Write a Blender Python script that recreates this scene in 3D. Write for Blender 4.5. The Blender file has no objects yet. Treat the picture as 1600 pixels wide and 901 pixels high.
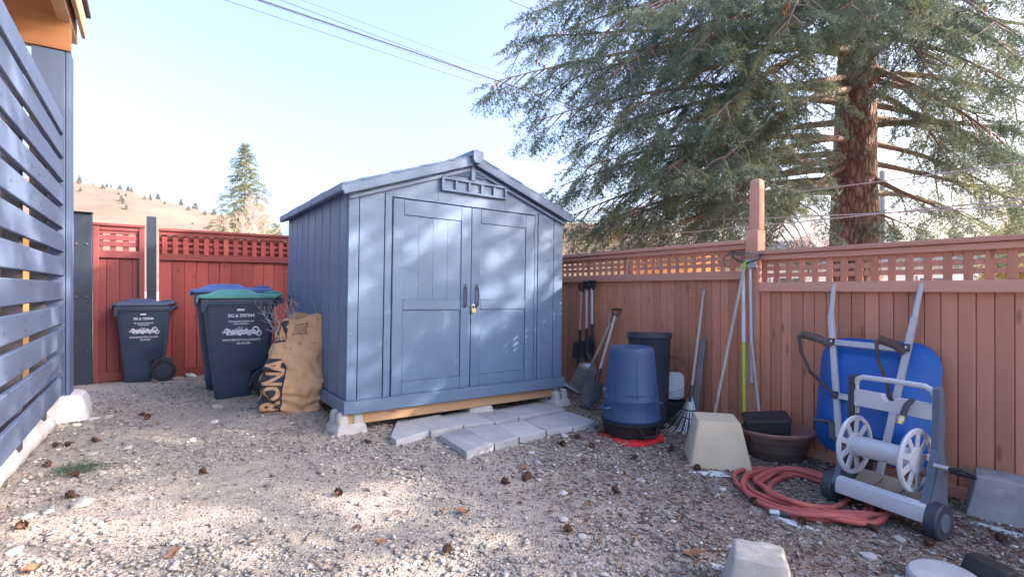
import bpy, bmesh, math, random
import numpy as np
from mathutils import Vector, Matrix, noise
SC = bpy.context.scene
R = math.radians
# ---------------------------------------------------------------- camera
EYE = 1.32; FPX = 780.0
cam = bpy.data.objects.new('camera', bpy.data.cameras.new('camera'))
SC.collection.objects.link(cam)
cam.location = (0, 0, EYE); cam.rotation_euler = (R(90), 0, 0)
cam.data.sensor_width = 36; cam.data.lens = 36 * FPX / 1600
cam.data.clip_start = .05; cam.data.clip_end = 6000
SC.camera = cam
# ---------------------------------------------------------------- sky, sun, exposure
SUN_EL = R(24); SUN_AZ = R(-5); SUN_DIR = Vector((math.cos(SUN_AZ) * math.cos(SUN_EL), math.sin(SUN_AZ) * math.cos(SUN_EL), math.sin(SUN_EL)))
w = bpy.data.worlds.new('World'); SC.world = w; w.use_nodes = True
nt = w.node_tree; nt.nodes.clear()
sky = nt.nodes.new('ShaderNodeTexSky'); sky.sky_type = 'NISHITA'; sky.sun_disc = False
sky.sun_elevation = SUN_EL; sky.sun_rotation = R(90) - SUN_AZ; sky.air_density = 1.0; sky.dust_density = 6.5; sky.ozone_density = 3.0
bg = nt.nodes.new('ShaderNodeBackground'); bg.inputs['Strength'].default_value = .15
ow = nt.nodes.new('ShaderNodeOutputWorld')
nt.links.new(sky.outputs[0], bg.inputs[0]); nt.links.new(bg.outputs[0], ow.inputs[0])
sl = bpy.data.lights.new('sun', 'SUN'); sl.energy = 2.6; sl.angle = R(.53); sl.color = (1, .90, .78)
so = bpy.data.objects.new('sun', sl); SC.collection.objects.link(so)
so.rotation_euler = SUN_DIR.to_track_quat('Z', 'Y').to_euler(); so.location = SUN_DIR * 30
vs = SC.view_settings
vs.view_transform = 'Standard'; vs.look = 'None'; vs.gamma = 1; vs.exposure = 2.38; vs.use_white_balance = True; vs.white_balance_temperature = 6650; vs.white_balance_tint = 19; vs.use_curve_mapping = False
SC.render.engine = 'CYCLES'
SC.cycles.max_bounces = 6; SC.cycles.diffuse_bounces = 4; SC.cycles.transparent_max_bounces = 8
SC.cycles.use_denoising = True
random.seed(7); rng = np.random.default_rng(7)
COL = SC.collection

# ---------------------------------------------------------------- materials
def nd(t, kind, **kw):
    n = t.nodes.new(kind)
    for k, v in kw.items():
        if k in n.inputs.keys(): n.inputs[k].default_value = v
        else: setattr(n, k, v)
    return n
def ramp(t, stops):
    n = t.nodes.new('ShaderNodeValToRGB'); e = n.color_ramp.elements
    while len(e) < len(stops): e.new(.5)
    for q, (p, c) in zip(e, stops):
        q.position = p; q.color = (*c, 1) if len(c) == 3 else c
    return n
def mat(name, c1, c2=None, scale=6, rough=.6, bump=.0, bscale=80, metal=0, stretch=(1, 1, 1), var=0, spec=.4, sat=0, wear=None, wearscale=9, wearlim=.68, lo=.35, hi=.65, knots=None):
    m = bpy.data.materials.new(name); m.use_nodes = True; t = m.node_tree; L = t.links.new
    b = t.nodes['Principled BSDF']; b.inputs['Metallic'].default_value = metal; b.inputs['Specular IOR Level'].default_value = spec
    tc = nd(t, 'ShaderNodeTexCoord'); oi = nd(t, 'ShaderNodeObjectInfo')
    mul = nd(t, 'ShaderNodeMath', operation='MULTIPLY'); mul.inputs[1].default_value = 37.0; L(oi.outputs['Random'], mul.inputs[0])
    va = nd(t, 'ShaderNodeVectorMath', operation='ADD'); L(tc.outputs['Object'], va.inputs[0]); L(mul.outputs[0], va.inputs[1])
    mp = nd(t, 'ShaderNodeMapping'); mp.inputs['Scale'].default_value = stretch; L(va.outputs[0], mp.inputs[0])
    n1 = nd(t, 'ShaderNodeTexNoise', Scale=scale, Detail=6.0, Roughness=.62); L(mp.outputs[0], n1.inputs['Vector'])
    c2 = c2 or tuple(x * .8 for x in c1)
    rp = ramp(t, [(lo, c1), (hi, c2)]); L(n1.outputs['Fac'], rp.inputs[0]); col = rp.outputs[0]
    if wear:
        n3 = nd(t, 'ShaderNodeTexNoise', Scale=wearscale, Detail=8.0, Roughness=.72); L(mp.outputs[0], n3.inputs['Vector'])
        r3 = ramp(t, [(wearlim, (0, 0, 0)), (wearlim + .05, (1, 1, 1))]); L(n3.outputs['Fac'], r3.inputs[0])
        mx = nd(t, 'ShaderNodeMix', data_type='RGBA'); L(r3.outputs[0], mx.inputs[0]); L(col, mx.inputs[6]); mx.inputs[7].default_value = (*wear, 1); col = mx.outputs[2]
    if knots:
        mk_ = nd(t, 'ShaderNodeMapping'); mk_.inputs['Scale'].default_value = knots; L(va.outputs[0], mk_.inputs[0]); vk = nd(t, 'ShaderNodeTexVoronoi', Scale=1.0); L(mk_.outputs[0], vk.inputs['Vector'])
        rk = ramp(t, [(.0, (.32, .32, .32)), (.10, (.55, .55, .55)), (.16, (1, 1, 1))]); L(vk.outputs['Distance'], rk.inputs[0])
        mz = nd(t, 'ShaderNodeMix', data_type='RGBA', blend_type='MULTIPLY'); mz.inputs[0].default_value = .75; L(col, mz.inputs[6]); L(rk.outputs[0], mz.inputs[7]); col = mz.outputs[2]
    if var or sat:
        hs = nd(t, 'ShaderNodeHueSaturation'); mr = nd(t, 'ShaderNodeMapRange'); L(oi.outputs['Random'], mr.inputs[0])
        mr.inputs[3].default_value = 1 - var; mr.inputs[4].default_value = 1 + var
        L(mr.outputs[0], hs.inputs['Value']); L(col, hs.inputs['Color']); col = hs.outputs[0]
    L(col, b.inputs['Base Color'])
    rr = nd(t, 'ShaderNodeMapRange'); L(n1.outputs['Fac'], rr.inputs[0]); rr.inputs[3].default_value = max(0, rough - .1); rr.inputs[4].default_value = min(1, rough + .12); L(rr.outputs[0], b.inputs['Roughness'])
    if bump:
        n2 = nd(t, 'ShaderNodeTexNoise', Scale=bscale, Detail=5.0, Roughness=.6); L(mp.outputs[0], n2.inputs['Vector'])
        bp = nd(t, 'ShaderNodeBump', Strength=bump, Distance=.004); L(n2.outputs['Fac'], bp.inputs['Height']); L(bp.outputs[0], b.inputs['Normal'])
    return m
WG = (1, 1, .06)   # grain running along local z
XG = (.06, 1, 1)   # grain running along local x
M = {}
M['shed'] = mat('painted_shed_panel', (.104, .172, .276), (.088, .150, .246), 2.2, .5, .16, 140, var=.04, wear=(.140, .205, .30), wearscale=5, wearlim=.60)
M['shed_trim'] = mat('painted_shed_trim', (.112, .178, .275), (.092, .153, .243), 3, .5, .15, 120, wear=(.30, .34, .39), wearscale=14, wearlim=.67)
M['shed_dark'] = mat('shed_hardware_and_gap_shade', (.07, .10, .15), None, 4, .7)  # own colour of handles and hasp, painted shade of the door gap
M['lumber'] = mat('raw_lumber', (.46, .29, .165), (.35, .205, .11), 9, .75, .2, 70, stretch=XG, knots=(3, 12, 12))
M['conc'] = mat('cast_concrete', (.46, .46, .45), (.36, .36, .35), 14, .9, .7, 130, wear=(.30, .29, .27), wearscale=22, wearlim=.66)
M['paver'] = mat('paver_concrete', (.42, .435, .45), (.345, .36, .38), 9, .92, .5, 200, var=.06, wear=(.30, .30, .31), wearscale=30, wearlim=.7)
M['tan'] = mat('tan_cast_block', (.56, .48, .345), (.49, .415, .30), 5, .85, .35, 140, wear=(.36, .29, .21), wearscale=18, wearlim=.69)
M['red'] = mat('stained_red_wood', (.40, .085, .070), (.27, .055, .046), 5, .68, .3, 60, stretch=(1, 1, .05), var=.16, lo=.3, hi=.7, knots=(9, 9, 3.5))
M['redx'] = mat('stained_red_rail', (.30, .068, .058), (.205, .046, .040), 5, .66, .3, 60, stretch=(.05, 1, 1), var=.1, lo=.3, hi=.7)
M['gate'] = mat('stained_gate_wood', (.24, .060, .060), (.165, .041, .041), 5, .68, .3, 60, stretch=(1, 1, .05), var=.12, lo=.3, hi=.7)
M['brown'] = mat('painted_fence_board', (.54, .235, .15), (.45, .185, .118), 5, .72, .4, 60, stretch=(1, 1, .05), var=.15, wear=(.58, .40, .31), wearscale=9, wearlim=.69, knots=(10, 10, 2.6))
M['brownx'] = mat('painted_fence_rail', (.57, .285, .205), (.47, .22, .155), 5, .72, .35, 60, stretch=(.05, 1, 1), var=.05, wear=(.52, .42, .37), wearscale=7, wearlim=.67)
M['steel'] = mat('navy_painted_steel', (.018, .032, .055), (.024, .040, .066), 5, .5, .1, 60)
M['slat'] = mat('grey_blue_stained_slat', (.108, .152, .245), (.084, .122, .20), 4, .62, .3, 50, stretch=XG, var=.10, wear=(.07, .10, .16), wearscale=5, wearlim=.68, knots=(3.5, 10, 10))
M['post'] = mat('grey_blue_post', (.098, .145, .235), (.08, .122, .20), 4, .6, .2, 60, stretch=WG)
M['cedar'] = mat('oiled_cedar', (.40, .185, .080), (.29, .125, .052), 4, .6, .2, 50, stretch=XG, var=.12, wear=(.20, .08, .035), wearscale=6, wearlim=.68, knots=(4, 7, 7))
M['cedarl'] = mat('pale_fir', (.62, .40, .22), (.54, .33, .17), 5, .65, .2, 60, stretch=XG)
M['ply'] = mat('warm_plywood', (.72, .40, .15), (.62, .33, .11), 3, .6, .1, 40, stretch=WG)
M['stud'] = mat('dark_stud', (.09, .09, .10), (.06, .06, .07), 5, .7)
M['binblue'] = mat('cart_plastic_navy', (.030, .050, .088), (.036, .058, .100), 9, .42, .12, 260, wear=(.05, .07, .10), wearscale=12, wearlim=.72)
M['lidgrey'] = mat('lid_plastic_slate', (.062, .092, .155), (.05, .077, .13), 6, .5, .15, 200)
M['lidgreen'] = mat('lid_plastic_green', (.085, .33, .27), (.065, .27, .22), 6, .5, .15, 200)
M['lidblue'] = mat('lid_plastic_blue', (.075, .14, .33), (.06, .115, .28), 6, .45, .15, 200)
M['rubber'] = mat('black_rubber', (.020, .022, .026), (.03, .032, .036), 20, .7, .2, 200)
M['white'] = mat('white_print', (.72, .76, .82), (.62, .67, .74), 40, .6)
M['kraft'] = mat('kraft_paper', (.50, .315, .185), (.43, .265, .15), 5, .72, .5, 24, wear=(.54, .36, .22), wearscale=5, wearlim=.66)
M['ink'] = mat('bag_black_ink', (.028, .030, .040), (.022, .023, .030), 9, .6, .3, 60)
M['twig'] = mat('grey_twig', (.42, .38, .40), (.32, .29, .30), 20, .8)
M['brass'] = mat('brass', (.62, .50, .27), None, 20, .35, 0, 1, metal=.85)
M['chrome'] = mat('dull_chrome', (.55, .56, .58), None, 20, .35, 0, 1, metal=.9)
M['alu'] = mat('worn_aluminium', (.50, .51, .52), (.36, .36, .37), 14, .42, .1, 90, metal=.75)
M['iron'] = mat('dark_tool_steel', (.045, .050, .062), (.09, .085, .085), 16, .55, .1, 90, metal=.4)
M['ash'] = mat('weathered_ash_handle', (.48, .43, .38), (.36, .31, .27), 22, .75, .2, 90, stretch=(1, 1, .1))
M['fibre'] = mat('white_fibreglass_handle', (.55, .57, .60), (.46, .48, .51), 10, .5)
M['lime'] = mat('lime_handle', (.42, .50, .045), (.36, .43, .04), 10, .5)
M['canblue'] = mat('blue_can_plastic', (.030, .066, .155), (.038, .078, .172), 5, .5, .12, 200, wear=(.075, .12, .21), wearscale=8, wearlim=.66)
M['candark'] = mat('charcoal_can_plastic', (.026, .038, .060), (.032, .045, .068), 5, .5, .12, 200)
M['black'] = mat('black_plastic', (.016, .018, .022), (.022, .024, .03), 8, .5, .12, 180)
M['greenblk'] = mat('dark_green_plastic', (.020, .040, .040), None, 8, .55)
M['cloth'] = mat('red_cloth', (.62, .022, .030), (.52, .016, .024), 10, .85, .4, 120)
M['sheet'] = mat('white_sheet', (.60, .63, .68), (.55, .58, .63), 6, .5)
M['pot'] = mat('glazed_brown_pot', (.105, .075, .066), (.15, .105, .09), 7, .42, .2, 60, wear=(.22, .18, .15), wearscale=9, wearlim=.66)
M['potrim'] = mat('terracotta_rim', (.25, .125, .105), (.20, .10, .085), 8, .6)
M['hose'] = mat('red_rubber_hose', (.43, .105, .088), (.34, .08, .07), 12, .6, .2, 150)
M['hoseb'] = mat('black_hose_end', (.035, .04, .05), None, 12, .5)
M['tray'] = mat('blue_barrow_tray', (.004, .105, .40), (.006, .085, .33), 3, .38, .1, 60, wear=(.05, .15, .36), wearscale=7, wearlim=.63)
M['barrow_wood'] = mat('grey_barrow_handle', (.46, .47, .50), (.38, .385, .41), 16, .7, .2, 80, stretch=(1, 1, .1))
M['strap'] = mat('dark_barrow_strap', (.055, .05, .055), (.09, .075, .07), 10, .5, .1, 60, metal=.4)
M['reelw'] = mat('reel_white_plastic', (.52, .54, .58), (.46, .48, .51), 9, .45, .1, 150, wear=(.30, .31, .33), wearscale=16, wearlim=.71)
M['reelg'] = mat('reel_slate_plastic', (.085, .115, .165), (.10, .13, .18), 9, .5, .1, 150)
M['reelk'] = mat('reel_charcoal_plastic', (.035, .045, .062), (.045, .055, .072), 9, .5, .1, 150)
M['reelt'] = mat('reel_khaki_tray', (.33, .29, .22), (.28, .245, .185), 9, .6)
M['snow'] = mat('old_snow', (.62, .64, .67), (.46, .47, .48), 40, .75, .8, 120)
M['tarp'] = mat('white_wrap', (.70, .70, .69), (.60, .60, .60), 5, .7, .4, 30)
M['cone'] = mat('pine_cone', (.115, .060, .038), (.070, .036, .024), 30, .8, var=.25)
M['conelight'] = mat('hanging_cone', (.40, .20, .115), (.30, .14, .08), 20, .8, var=.2)
M['stone'] = mat('loose_stone', (.46, .45, .44), (.36, .35, .34), 12, .85, .4, 60, var=.22)
M['leaf'] = mat('dry_leaf', (.27, .135, .078), (.20, .095, .055), 25, .8, var=.2)
M['wire'] = mat('wire_dark', (.030, .045, .07), None, 4, .6)
M['wirel'] = mat('wire_light', (.40, .40, .40), None, 4, .6)
M['pipe'] = mat('white_pipe', (.66, .68, .70), (.58, .60, .62), 9, .5)
M['greyboard'] = mat('grey_board', (.22, .225, .235), (.16, .165, .17), 6, .8, .2, 60, stretch=XG)
M['cream'] = mat('cream_siding', (.66, .52, .36), (.60, .46, .31), 4, .8, var=.05)
M['orange'] = mat('amber_wall', (.66, .36, .15), (.56, .29, .12), 4, .8)
M['shake'] = mat('weathered_shake', (.50, .43, .36), (.30, .25, .21), 10, .9, .3, 60, var=.2)
M['slate'] = mat('blue_grey_roofing', (.17, .20, .26), (.13, .155, .20), 20, .9)
M['housew'] = mat('white_siding', (.72, .72, .72), (.64, .65, .66), 4, .8)
M['glass'] = mat('window_glass', (.10, .13, .16), None, 4, .12, spec=.8)
M['pole'] = mat('grey_utility_pole', (.36, .35, .34), (.30, .29, .28), 8, .9, stretch=WG)

# ---------------------------------------------------------------- geometry helpers
def rrect(wd, dp, r, n=4, cx=0, cy=0):
    r = min(r, wd / 2 - 1e-4, dp / 2 - 1e-4); P = []
    for (sx, sy, a0) in ((1, 1, 0), (-1, 1, 90), (-1, -1, 180), (1, -1, 270)):
        for k in range(n + 1):
            a = R(a0 + 90 * k / n); P.append((cx + sx * (wd / 2 - r) + r * math.cos(a), cy + sy * (dp / 2 - r) + r * math.sin(a)))
    return P
def rot3(e): 
    from mathutils import Euler
    return Euler(e).to_matrix()
class MB:
    def __init__(s): s.v = []; s.f = []
    def add(s, vs_, fs): 
        o = len(s.v); s.v += [tuple(p) for p in vs_]; s.f += [tuple(i + o for i in q) for q in fs]; return s
    def box(s, c, d, ch=.003, m=None):
        x, y, z = d[0] / 2, d[1] / 2, d[2] / 2; ch = min(ch, x * .6, y * .6, z * .6); V = []
        idx = {}
        for sx in (-1, 1):
            for sy in (-1, 1):
                for sz in (-1, 1):
                    for ax in range(3):
                        p = [sx * (x - ch), sy * (y - ch), sz * (z - ch)]; p[ax] = (sx * x, sy * y, sz * z)[ax]
                        idx[(sx, sy, sz, ax)] = len(V); V.append(Vector(p))
        F = []
        for ax in range(3):
            b, c2 = (ax + 1) % 3, (ax + 2) % 3
            for sg in (-1, 1):
                q = []
                for (p, r_) in ((-1, -1), (1, -1), (1, 1), (-1, 1)):
                    k = [0, 0, 0]; k[ax] = sg; k[b] = p; k[c2] = r_; q.append(idx[(*k, ax)])
                F.append(q if sg > 0 else q[::-1])
                for p in (-1, 1):      # edges
                    pass
        for ax in range(3):            # edge quads along axis ax
            b, c2 = (ax + 1) % 3, (ax + 2) % 3
            for p in (-1, 1):
                for r_ in (-1, 1):
                    k0 = [0, 0, 0]; k1 = [0, 0, 0]; k0[ax] = -1; k1[ax] = 1
                    for k in (k0, k1): k[b] = p; k[c2] = r_
                    q = [idx[(*k0, b)], idx[(*k1, b)], idx[(*k1, c2)], idx[(*k0, c2)]]
                    F.append(q if p * r_ < 0 else q[::-1])
        for sx in (-1, 1):
            for sy in (-1, 1):
                for sz in (-1, 1):
                    q = [idx[(sx, sy, sz, 0)], idx[(sx, sy, sz, 1)], idx[(sx, sy, sz, 2)]]
                    F.append(q if sx * sy * sz > 0 else q[::-1])
        c = Vector(c); V = [(m @ p if m else p) + c for p in V]
        return s.add(V, F)
    def bar(s, a, b, w_, h_, ch=.002, up=(0, 0, 1)):
        a, b = Vector(a), Vector(b); d = b - a; x = d.normalized(); z = Vector(up) - x * x.dot(Vector(up))
        if z.length < 1e-4: z = Vector((0, 1, 0)) - x * x.y
        z.normalize(); y = z.cross(x); m = Matrix((x, y, z)).transposed()
        return s.box((a + b) / 2, (d.length, w_, h_), ch, m)
    def tube(s, path, r, n=8, closed=False, cap=True, flat=None):
        P = [Vector(p) for p in path]; N = len(P)
        rs = r if isinstance(r, (list, tuple)) else [r] * N
        T = [(P[(i + 1) % N if closed else min(i + 1, N - 1)] - P[i - 1 if (i or closed) else 0]).normalized() for i in range(N)]
        up = Vector((0, 0, 1)) if abs(T[0].z) < .9 else Vector((1, 0, 0)); nrm = (up - T[0] * up.dot(T[0])).normalized(); V = []
        for i in range(N):
            nrm = (nrm - T[i] * nrm.dot(T[i])); nrm = nrm.normalized() if nrm.length > 1e-6 else T[i].orthogonal().normalized(); bn = T[i].cross(nrm)
            for k in range(n):
                a = 2 * math.pi * k / n; ca, sa = math.cos(a), math.sin(a)
                if flat: sa *= flat
                V.append(P[i] + (nrm * ca + bn * sa) * rs[i])
        F = []
        for i in range(N if closed else N - 1):
            j = (i + 1) % N
            for k in range(n): F.append((i * n + k, i * n + (k + 1) % n, j * n + (k + 1) % n, j * n + k))
        if cap and not closed: F += [tuple(range(n))[::-1], tuple((N - 1) * n + k for k in range(n))]
        return s.add(V, F)
    def lathe(s, prof, n=24, m=None, c=(0, 0, 0), sx=1, sy=1):
        V = []; F = []; c = Vector(c)
        for (r, z) in prof:
            for k in range(n):
                a = 2 * math.pi * k / n; p = Vector((r * math.cos(a) * sx, r * math.sin(a) * sy, z)); V.append((m @ p if m else p) + c)
        for i in range(len(prof) - 1):
            for k in range(n): F.append((i * n + k, i * n + (k + 1) % n, (i + 1) * n + (k + 1) % n, (i + 1) * n + k))
        F += [tuple(range(n))[::-1], tuple((len(prof) - 1) * n + k for k in range(n))]
        return s.add(V, F)
    def loft(s, secs, cap=True):
        n = len(secs[0]); V = [p for q in secs for p in q]; F = []
        for i in range(len(secs) - 1):
            for k in range(n): F.append((i * n + k, i * n + (k + 1) % n, (i + 1) * n + (k + 1) % n, (i + 1) * n + k))
        if cap: F += [tuple(range(n))[::-1], tuple((len(secs) - 1) * n + k for k in range(n))]
        return s.add(V, F)
    def prism(s, poly, t0, t1, f):
        """poly of (p,q); f(p,q,t) -> xyz"""
        return s.loft([[f(p, q, t0) for p, q in poly], [f(p, q, t1) for p, q in poly]])
    def mesh(s, name, material, smooth=True, ang=38):
        me = bpy.data.meshes.new(name); me.from_pydata(s.v, [], s.f)
        bm = bmesh.new(); bm.from_mesh(me); bmesh.ops.recalc_face_normals(bm, faces=bm.faces); bm.to_mesh(me); bm.free()
        if material: me.materials.append(material)
        if smooth:
            me.shade_smooth(); me.set_sharp_from_angle(angle=R(ang))
        return me
    def build(s, name, material, parent=None, loc=(0, 0, 0), rot=(0, 0, 0), smooth=True, ang=38):
        return link(name, s.mesh(name, material, smooth, ang), parent, loc, rot)
def link(name, me, parent=None, loc=(0, 0, 0), rot=(0, 0, 0)):
    o = bpy.data.objects.new(name, me); COL.objects.link(o); o.parent = parent; o.location = loc; o.rotation_euler = rot; return o
def empty(name, loc=(0, 0, 0), rz=0, rot=None):
    o = bpy.data.objects.new(name, None); COL.objects.link(o); o.location = loc; o.rotation_euler = rot or (0, 0, rz); o.empty_display_size = .1; return o
def tag(o, label, cat, group=None):
    o['label'] = label; o['category'] = cat
    if group: o['group'] = group
    return o
def kind(o, k, label=None):
    o['kind'] = k
    if label: o['label'] = label
    return o
def copy_tree(o, parent=None):
    c = o.copy(); COL.objects.link(c); c.parent = parent
    for ch in list(o.children): copy_tree(ch, c)
    return c
def npmesh(name, V, T, material, attr=None, smooth=False):
    """V (n,3), T (m,3) triangles -> mesh; attr: per-vertex float"""
    me = bpy.data.meshes.new(name); V = np.ascontiguousarray(V, np.float32); T = np.ascontiguousarray(T, np.int32)
    me.vertices.add(len(V)); me.vertices.foreach_set('co', V.ravel()); me.loops.add(T.size); me.loops.foreach_set('vertex_index', T.ravel())
    me.polygons.add(len(T)); me.polygons.foreach_set('loop_start', np.arange(0, T.size, 3, dtype=np.int32)); me.polygons.foreach_set('loop_total', np.full(len(T), 3, np.int32))
    if smooth: me.polygons.foreach_set('use_smooth', np.ones(len(T), bool))
    me.update(calc_edges=True)
    if attr is not None:
        a = me.attributes.new('rnd', 'FLOAT', 'POINT'); a.data.foreach_set('value', np.ascontiguousarray(attr, np.float32))
    me.materials.append(material); return me
def textmesh(body, size, align='CENTER', extr=0.0, bold=0.0):
    c = bpy.data.curves.new('t', 'FONT'); c.body = body; c.size = size; c.align_x = align; c.offset = bold; c.resolution_u = 3
    o = bpy.data.objects.new('t', c); COL.objects.link(o); bpy.context.view_layer.update()
    me = bpy.data.meshes.new_from_object(o.evaluated_get(bpy.context.evaluated_depsgraph_get()))
    bpy.data.objects.remove(o); bpy.data.curves.remove(c); return me

# ---------------------------------------------------------------- layout of the yard
def softplus(x, s=.25): return s * math.log(1 + math.exp(max(-40, min(40, x / s))))
def smooth(a, b, x):
    t = min(1, max(0, (x - a) / (b - a))); return t * t * (3 - 2 * t)
def base_z(x): return .155 - .045 * softplus(min(x, 3.2) + 1.39)
def gz(x, y):
    """height of the yard"""
    z = base_z(x)
    z += .09 * math.exp(-(((x + 2.05) / .50) ** 2 + ((y - 4.52) / .30) ** 2)) - .02 * math.exp(-(((x - 1.0) / 1.4) ** 2 + ((y - 4.9) / .5) ** 2))
    z += .012 * noise.noise((x * 1.1, y * 1.1, 0)) + .008 * noise.noise((x * 3.1, y * 3.1, 5))
    return z
def ray(px, py): return Vector(((px - 800) / FPX, 1, (450.5 - py) / FPX))
def G(px, py, dz=0):
    """point of the yard surface seen at photograph pixel px, py"""
    z = .1; r = ray(px, py)
    for _ in range(12):
        s = (z + dz - EYE) / r.z; z = gz(r.x * s, s)
    return Vector((r.x * s, s, z))
U = Vector((.811, .585, 0)).normalized(); YAW = math.atan2(U.y, U.x); V_ = Vector((-U.y, U.x, 0))
F0 = Vector((.634, 6.6, 0)); FD = Vector((.5547, -.832, 0)).normalized(); FN = Vector((-FD.y * -1, FD.x * -1, 0)); FN = Vector((FD.y, -FD.x, 0)); FYAW = math.atan2(FD.y, FD.x)
def P(px, py, off=.03):
    """point at distance off in front of the right-hand fence"""
    r = ray(px, py); O = F0 + FN * off; d = r.x * FD.y - r.y * FD.x; s = (O.x * FD.y - O.y * FD.x) / d
    return Vector((r.x * s, s, EYE + r.z * s))
# ================================================================ GROUND
def axis_lines(a, b, step, far):
    core = list(np.arange(a, b + 1e-6, step)); out = []; d = step * 1.6; x = b
    while x < far: x += d; d *= 1.45; out.append(x)
    lo = []; d = step * 1.6; x = a
    while x > -far: x -= d; d *= 1.45; lo.append(x)
    return np.array(lo[::-1] + core + out)
def ground_mat():
    m = bpy.data.materials.new('yard_gravel'); m.use_nodes = True; t = m.node_tree; L = t.links.new; b = t.nodes['Principled BSDF']
    tc = nd(t, 'ShaderNodeTexCoord'); src = tc.outputs['Object']
    wob = nd(t, 'ShaderNodeTexNoise', Scale=30.0, Detail=3.0); L(src, wob.inputs['Vector'])
    v1 = nd(t, 'ShaderNodeTexVoronoi', Scale=62.0, Randomness=1.0); L(src, v1.inputs['Vector'])
    v2 = nd(t, 'ShaderNodeTexVoronoi', Scale=150.0); L(src, v2.inputs['Vector'])
    sep = nd(t, 'ShaderNodeSeparateColor'); L(v1.outputs['Color'], sep.inputs[0])
    stones = ramp(t, [(0, (.10, .085, .078)), (.25, (.20, .18, .165)), (.55, (.30, .28, .26)), (.82, (.42, .40, .375)), (1, (.60, .585, .56))]); L(sep.outputs[0], stones.inputs[0])
    n1 = nd(t, 'ShaderNodeTexNoise', Scale=1.3, Detail=5.0, Roughness=.6); L(src, n1.inputs['Vector'])
    n2 = nd(t, 'ShaderNodeTexNoise', Scale=130.0, Detail=4.0); L(src, n2.inputs['Vector'])
    sand = ramp(t, [(.3, (.27, .24, .20)), (.7, (.42, .375, .315))]); L(n2.outputs['Fac'], sand.inputs[0])
    soil = ramp(t, [(.3, (.12, .092, .078)), (.7, (.27, .215, .185))]); L(n2.outputs['Fac'], soil.inputs[0])
    # sandier towards the near left, dark mulch towards the right-hand fence
    sx = nd(t, 'ShaderNodeSeparateXYZ'); L(src, sx.inputs[0])
    ma = nd(t, 'ShaderNodeMath', operation='MULTIPLY_ADD'); L(sx.outputs[0], ma.inputs[0]); ma.inputs[1].default_value = .40; L(n1.outputs['Fac'], ma.inputs[2])
    mb = nd(t, 'ShaderNodeMath', operation='MULTIPLY_ADD'); L(sx.outputs[1], mb.inputs[0]); mb.inputs[1].default_value = .13; L(ma.outputs[0], mb.inputs[2])
    mk = nd(t, 'ShaderNodeMapRange', interpolation_type='SMOOTHSTEP'); L(mb.outputs[0], mk.inputs[0]); mk.inputs[1].default_value = .75; mk.inputs[2].default_value = 1.75
    mx1 = nd(t, 'ShaderNodeMix', data_type='RGBA'); L(mk.outputs[0], mx1.inputs[0]); L(sand.outputs[0], mx1.inputs[6]); L(soil.outputs[0], mx1.inputs[7])
    n3 = nd(t, 'ShaderNodeTexNoise', Scale=2.3, Detail=4.0, Roughness=.65); L(src, n3.inputs['Vector'])
    rs = ramp(t, [(.30, (0, 0, 0)), (.52, (1, 1, 1))]); L(n3.outputs['Fac'], rs.inputs[0])
    dm = nd(t, 'ShaderNodeMapRange'); L(v1.outputs['Distance'], dm.inputs[0]); dm.inputs[1].default_value = .30; dm.inputs[2].default_value = .52; dm.inputs[3].default_value = 1; dm.inputs[4].default_value = 0
    mm = nd(t, 'ShaderNodeMath', operation='MULTIPLY'); L(rs.outputs[0], mm.inputs[0]); L(dm.outputs[0], mm.inputs[1])
    mx2 = nd(t, 'ShaderNodeMix', data_type='RGBA'); L(mm.outputs[0], mx2.inputs[0]); L(mx1.outputs[2], mx2.inputs[6]); L(stones.outputs[0], mx2.inputs[7])
    L(mx2.outputs[2], b.inputs['Base Color']); b.inputs['Roughness'].default_value = .95; b.inputs['Specular IOR Level'].default_value = .15
    h1 = nd(t, 'ShaderNodeMath', operation='MULTIPLY_ADD'); L(mm.outputs[0], h1.inputs[0]); h1.inputs[1].default_value = 1.0; L(n2.outputs['Fac'], h1.inputs[2])
    bp = nd(t, 'ShaderNodeBump', Strength=.7, Distance=.006); L(h1.outputs[0], bp.inputs['Height']); L(bp.outputs[0], b.inputs['Normal'])
    return m
M['ground'] = ground_mat()
xs = axis_lines(-6.5, 5.0, .04, 2500); ys = axis_lines(.6, 8.6, .04, 2500)
Vg = np.zeros((len(ys), len(xs), 3), np.float32)
for j, y in enumerate(ys):
    for i, x in enumerate(xs):
        inner = -7 < x < 5.5 and 0 < y < 9
        z = gz(x, y) + (.010 * noise.noise((x * 9, y * 9, 2)) + .006 * noise.noise((x * 23, y * 23, 3)) if inner else 0)
        Vg[j, i] = (x, y, z if inner else base_z(x))
nx = len(xs); ii = np.arange((len(ys) - 1) * (nx - 1)); rr_, cc_ = ii // (nx - 1), ii % (nx - 1); a0 = rr_ * nx + cc_
T = np.concatenate([np.stack([a0, a0 + 1, a0 + nx + 1], 1), np.stack([a0, a0 + nx + 1, a0 + nx], 1)])
kind(link('ground', npmesh('ground', Vg.reshape(-1, 3), T, M['ground'], smooth=True)), 'structure', 'gravel and sand floor of the back yard')

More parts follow.
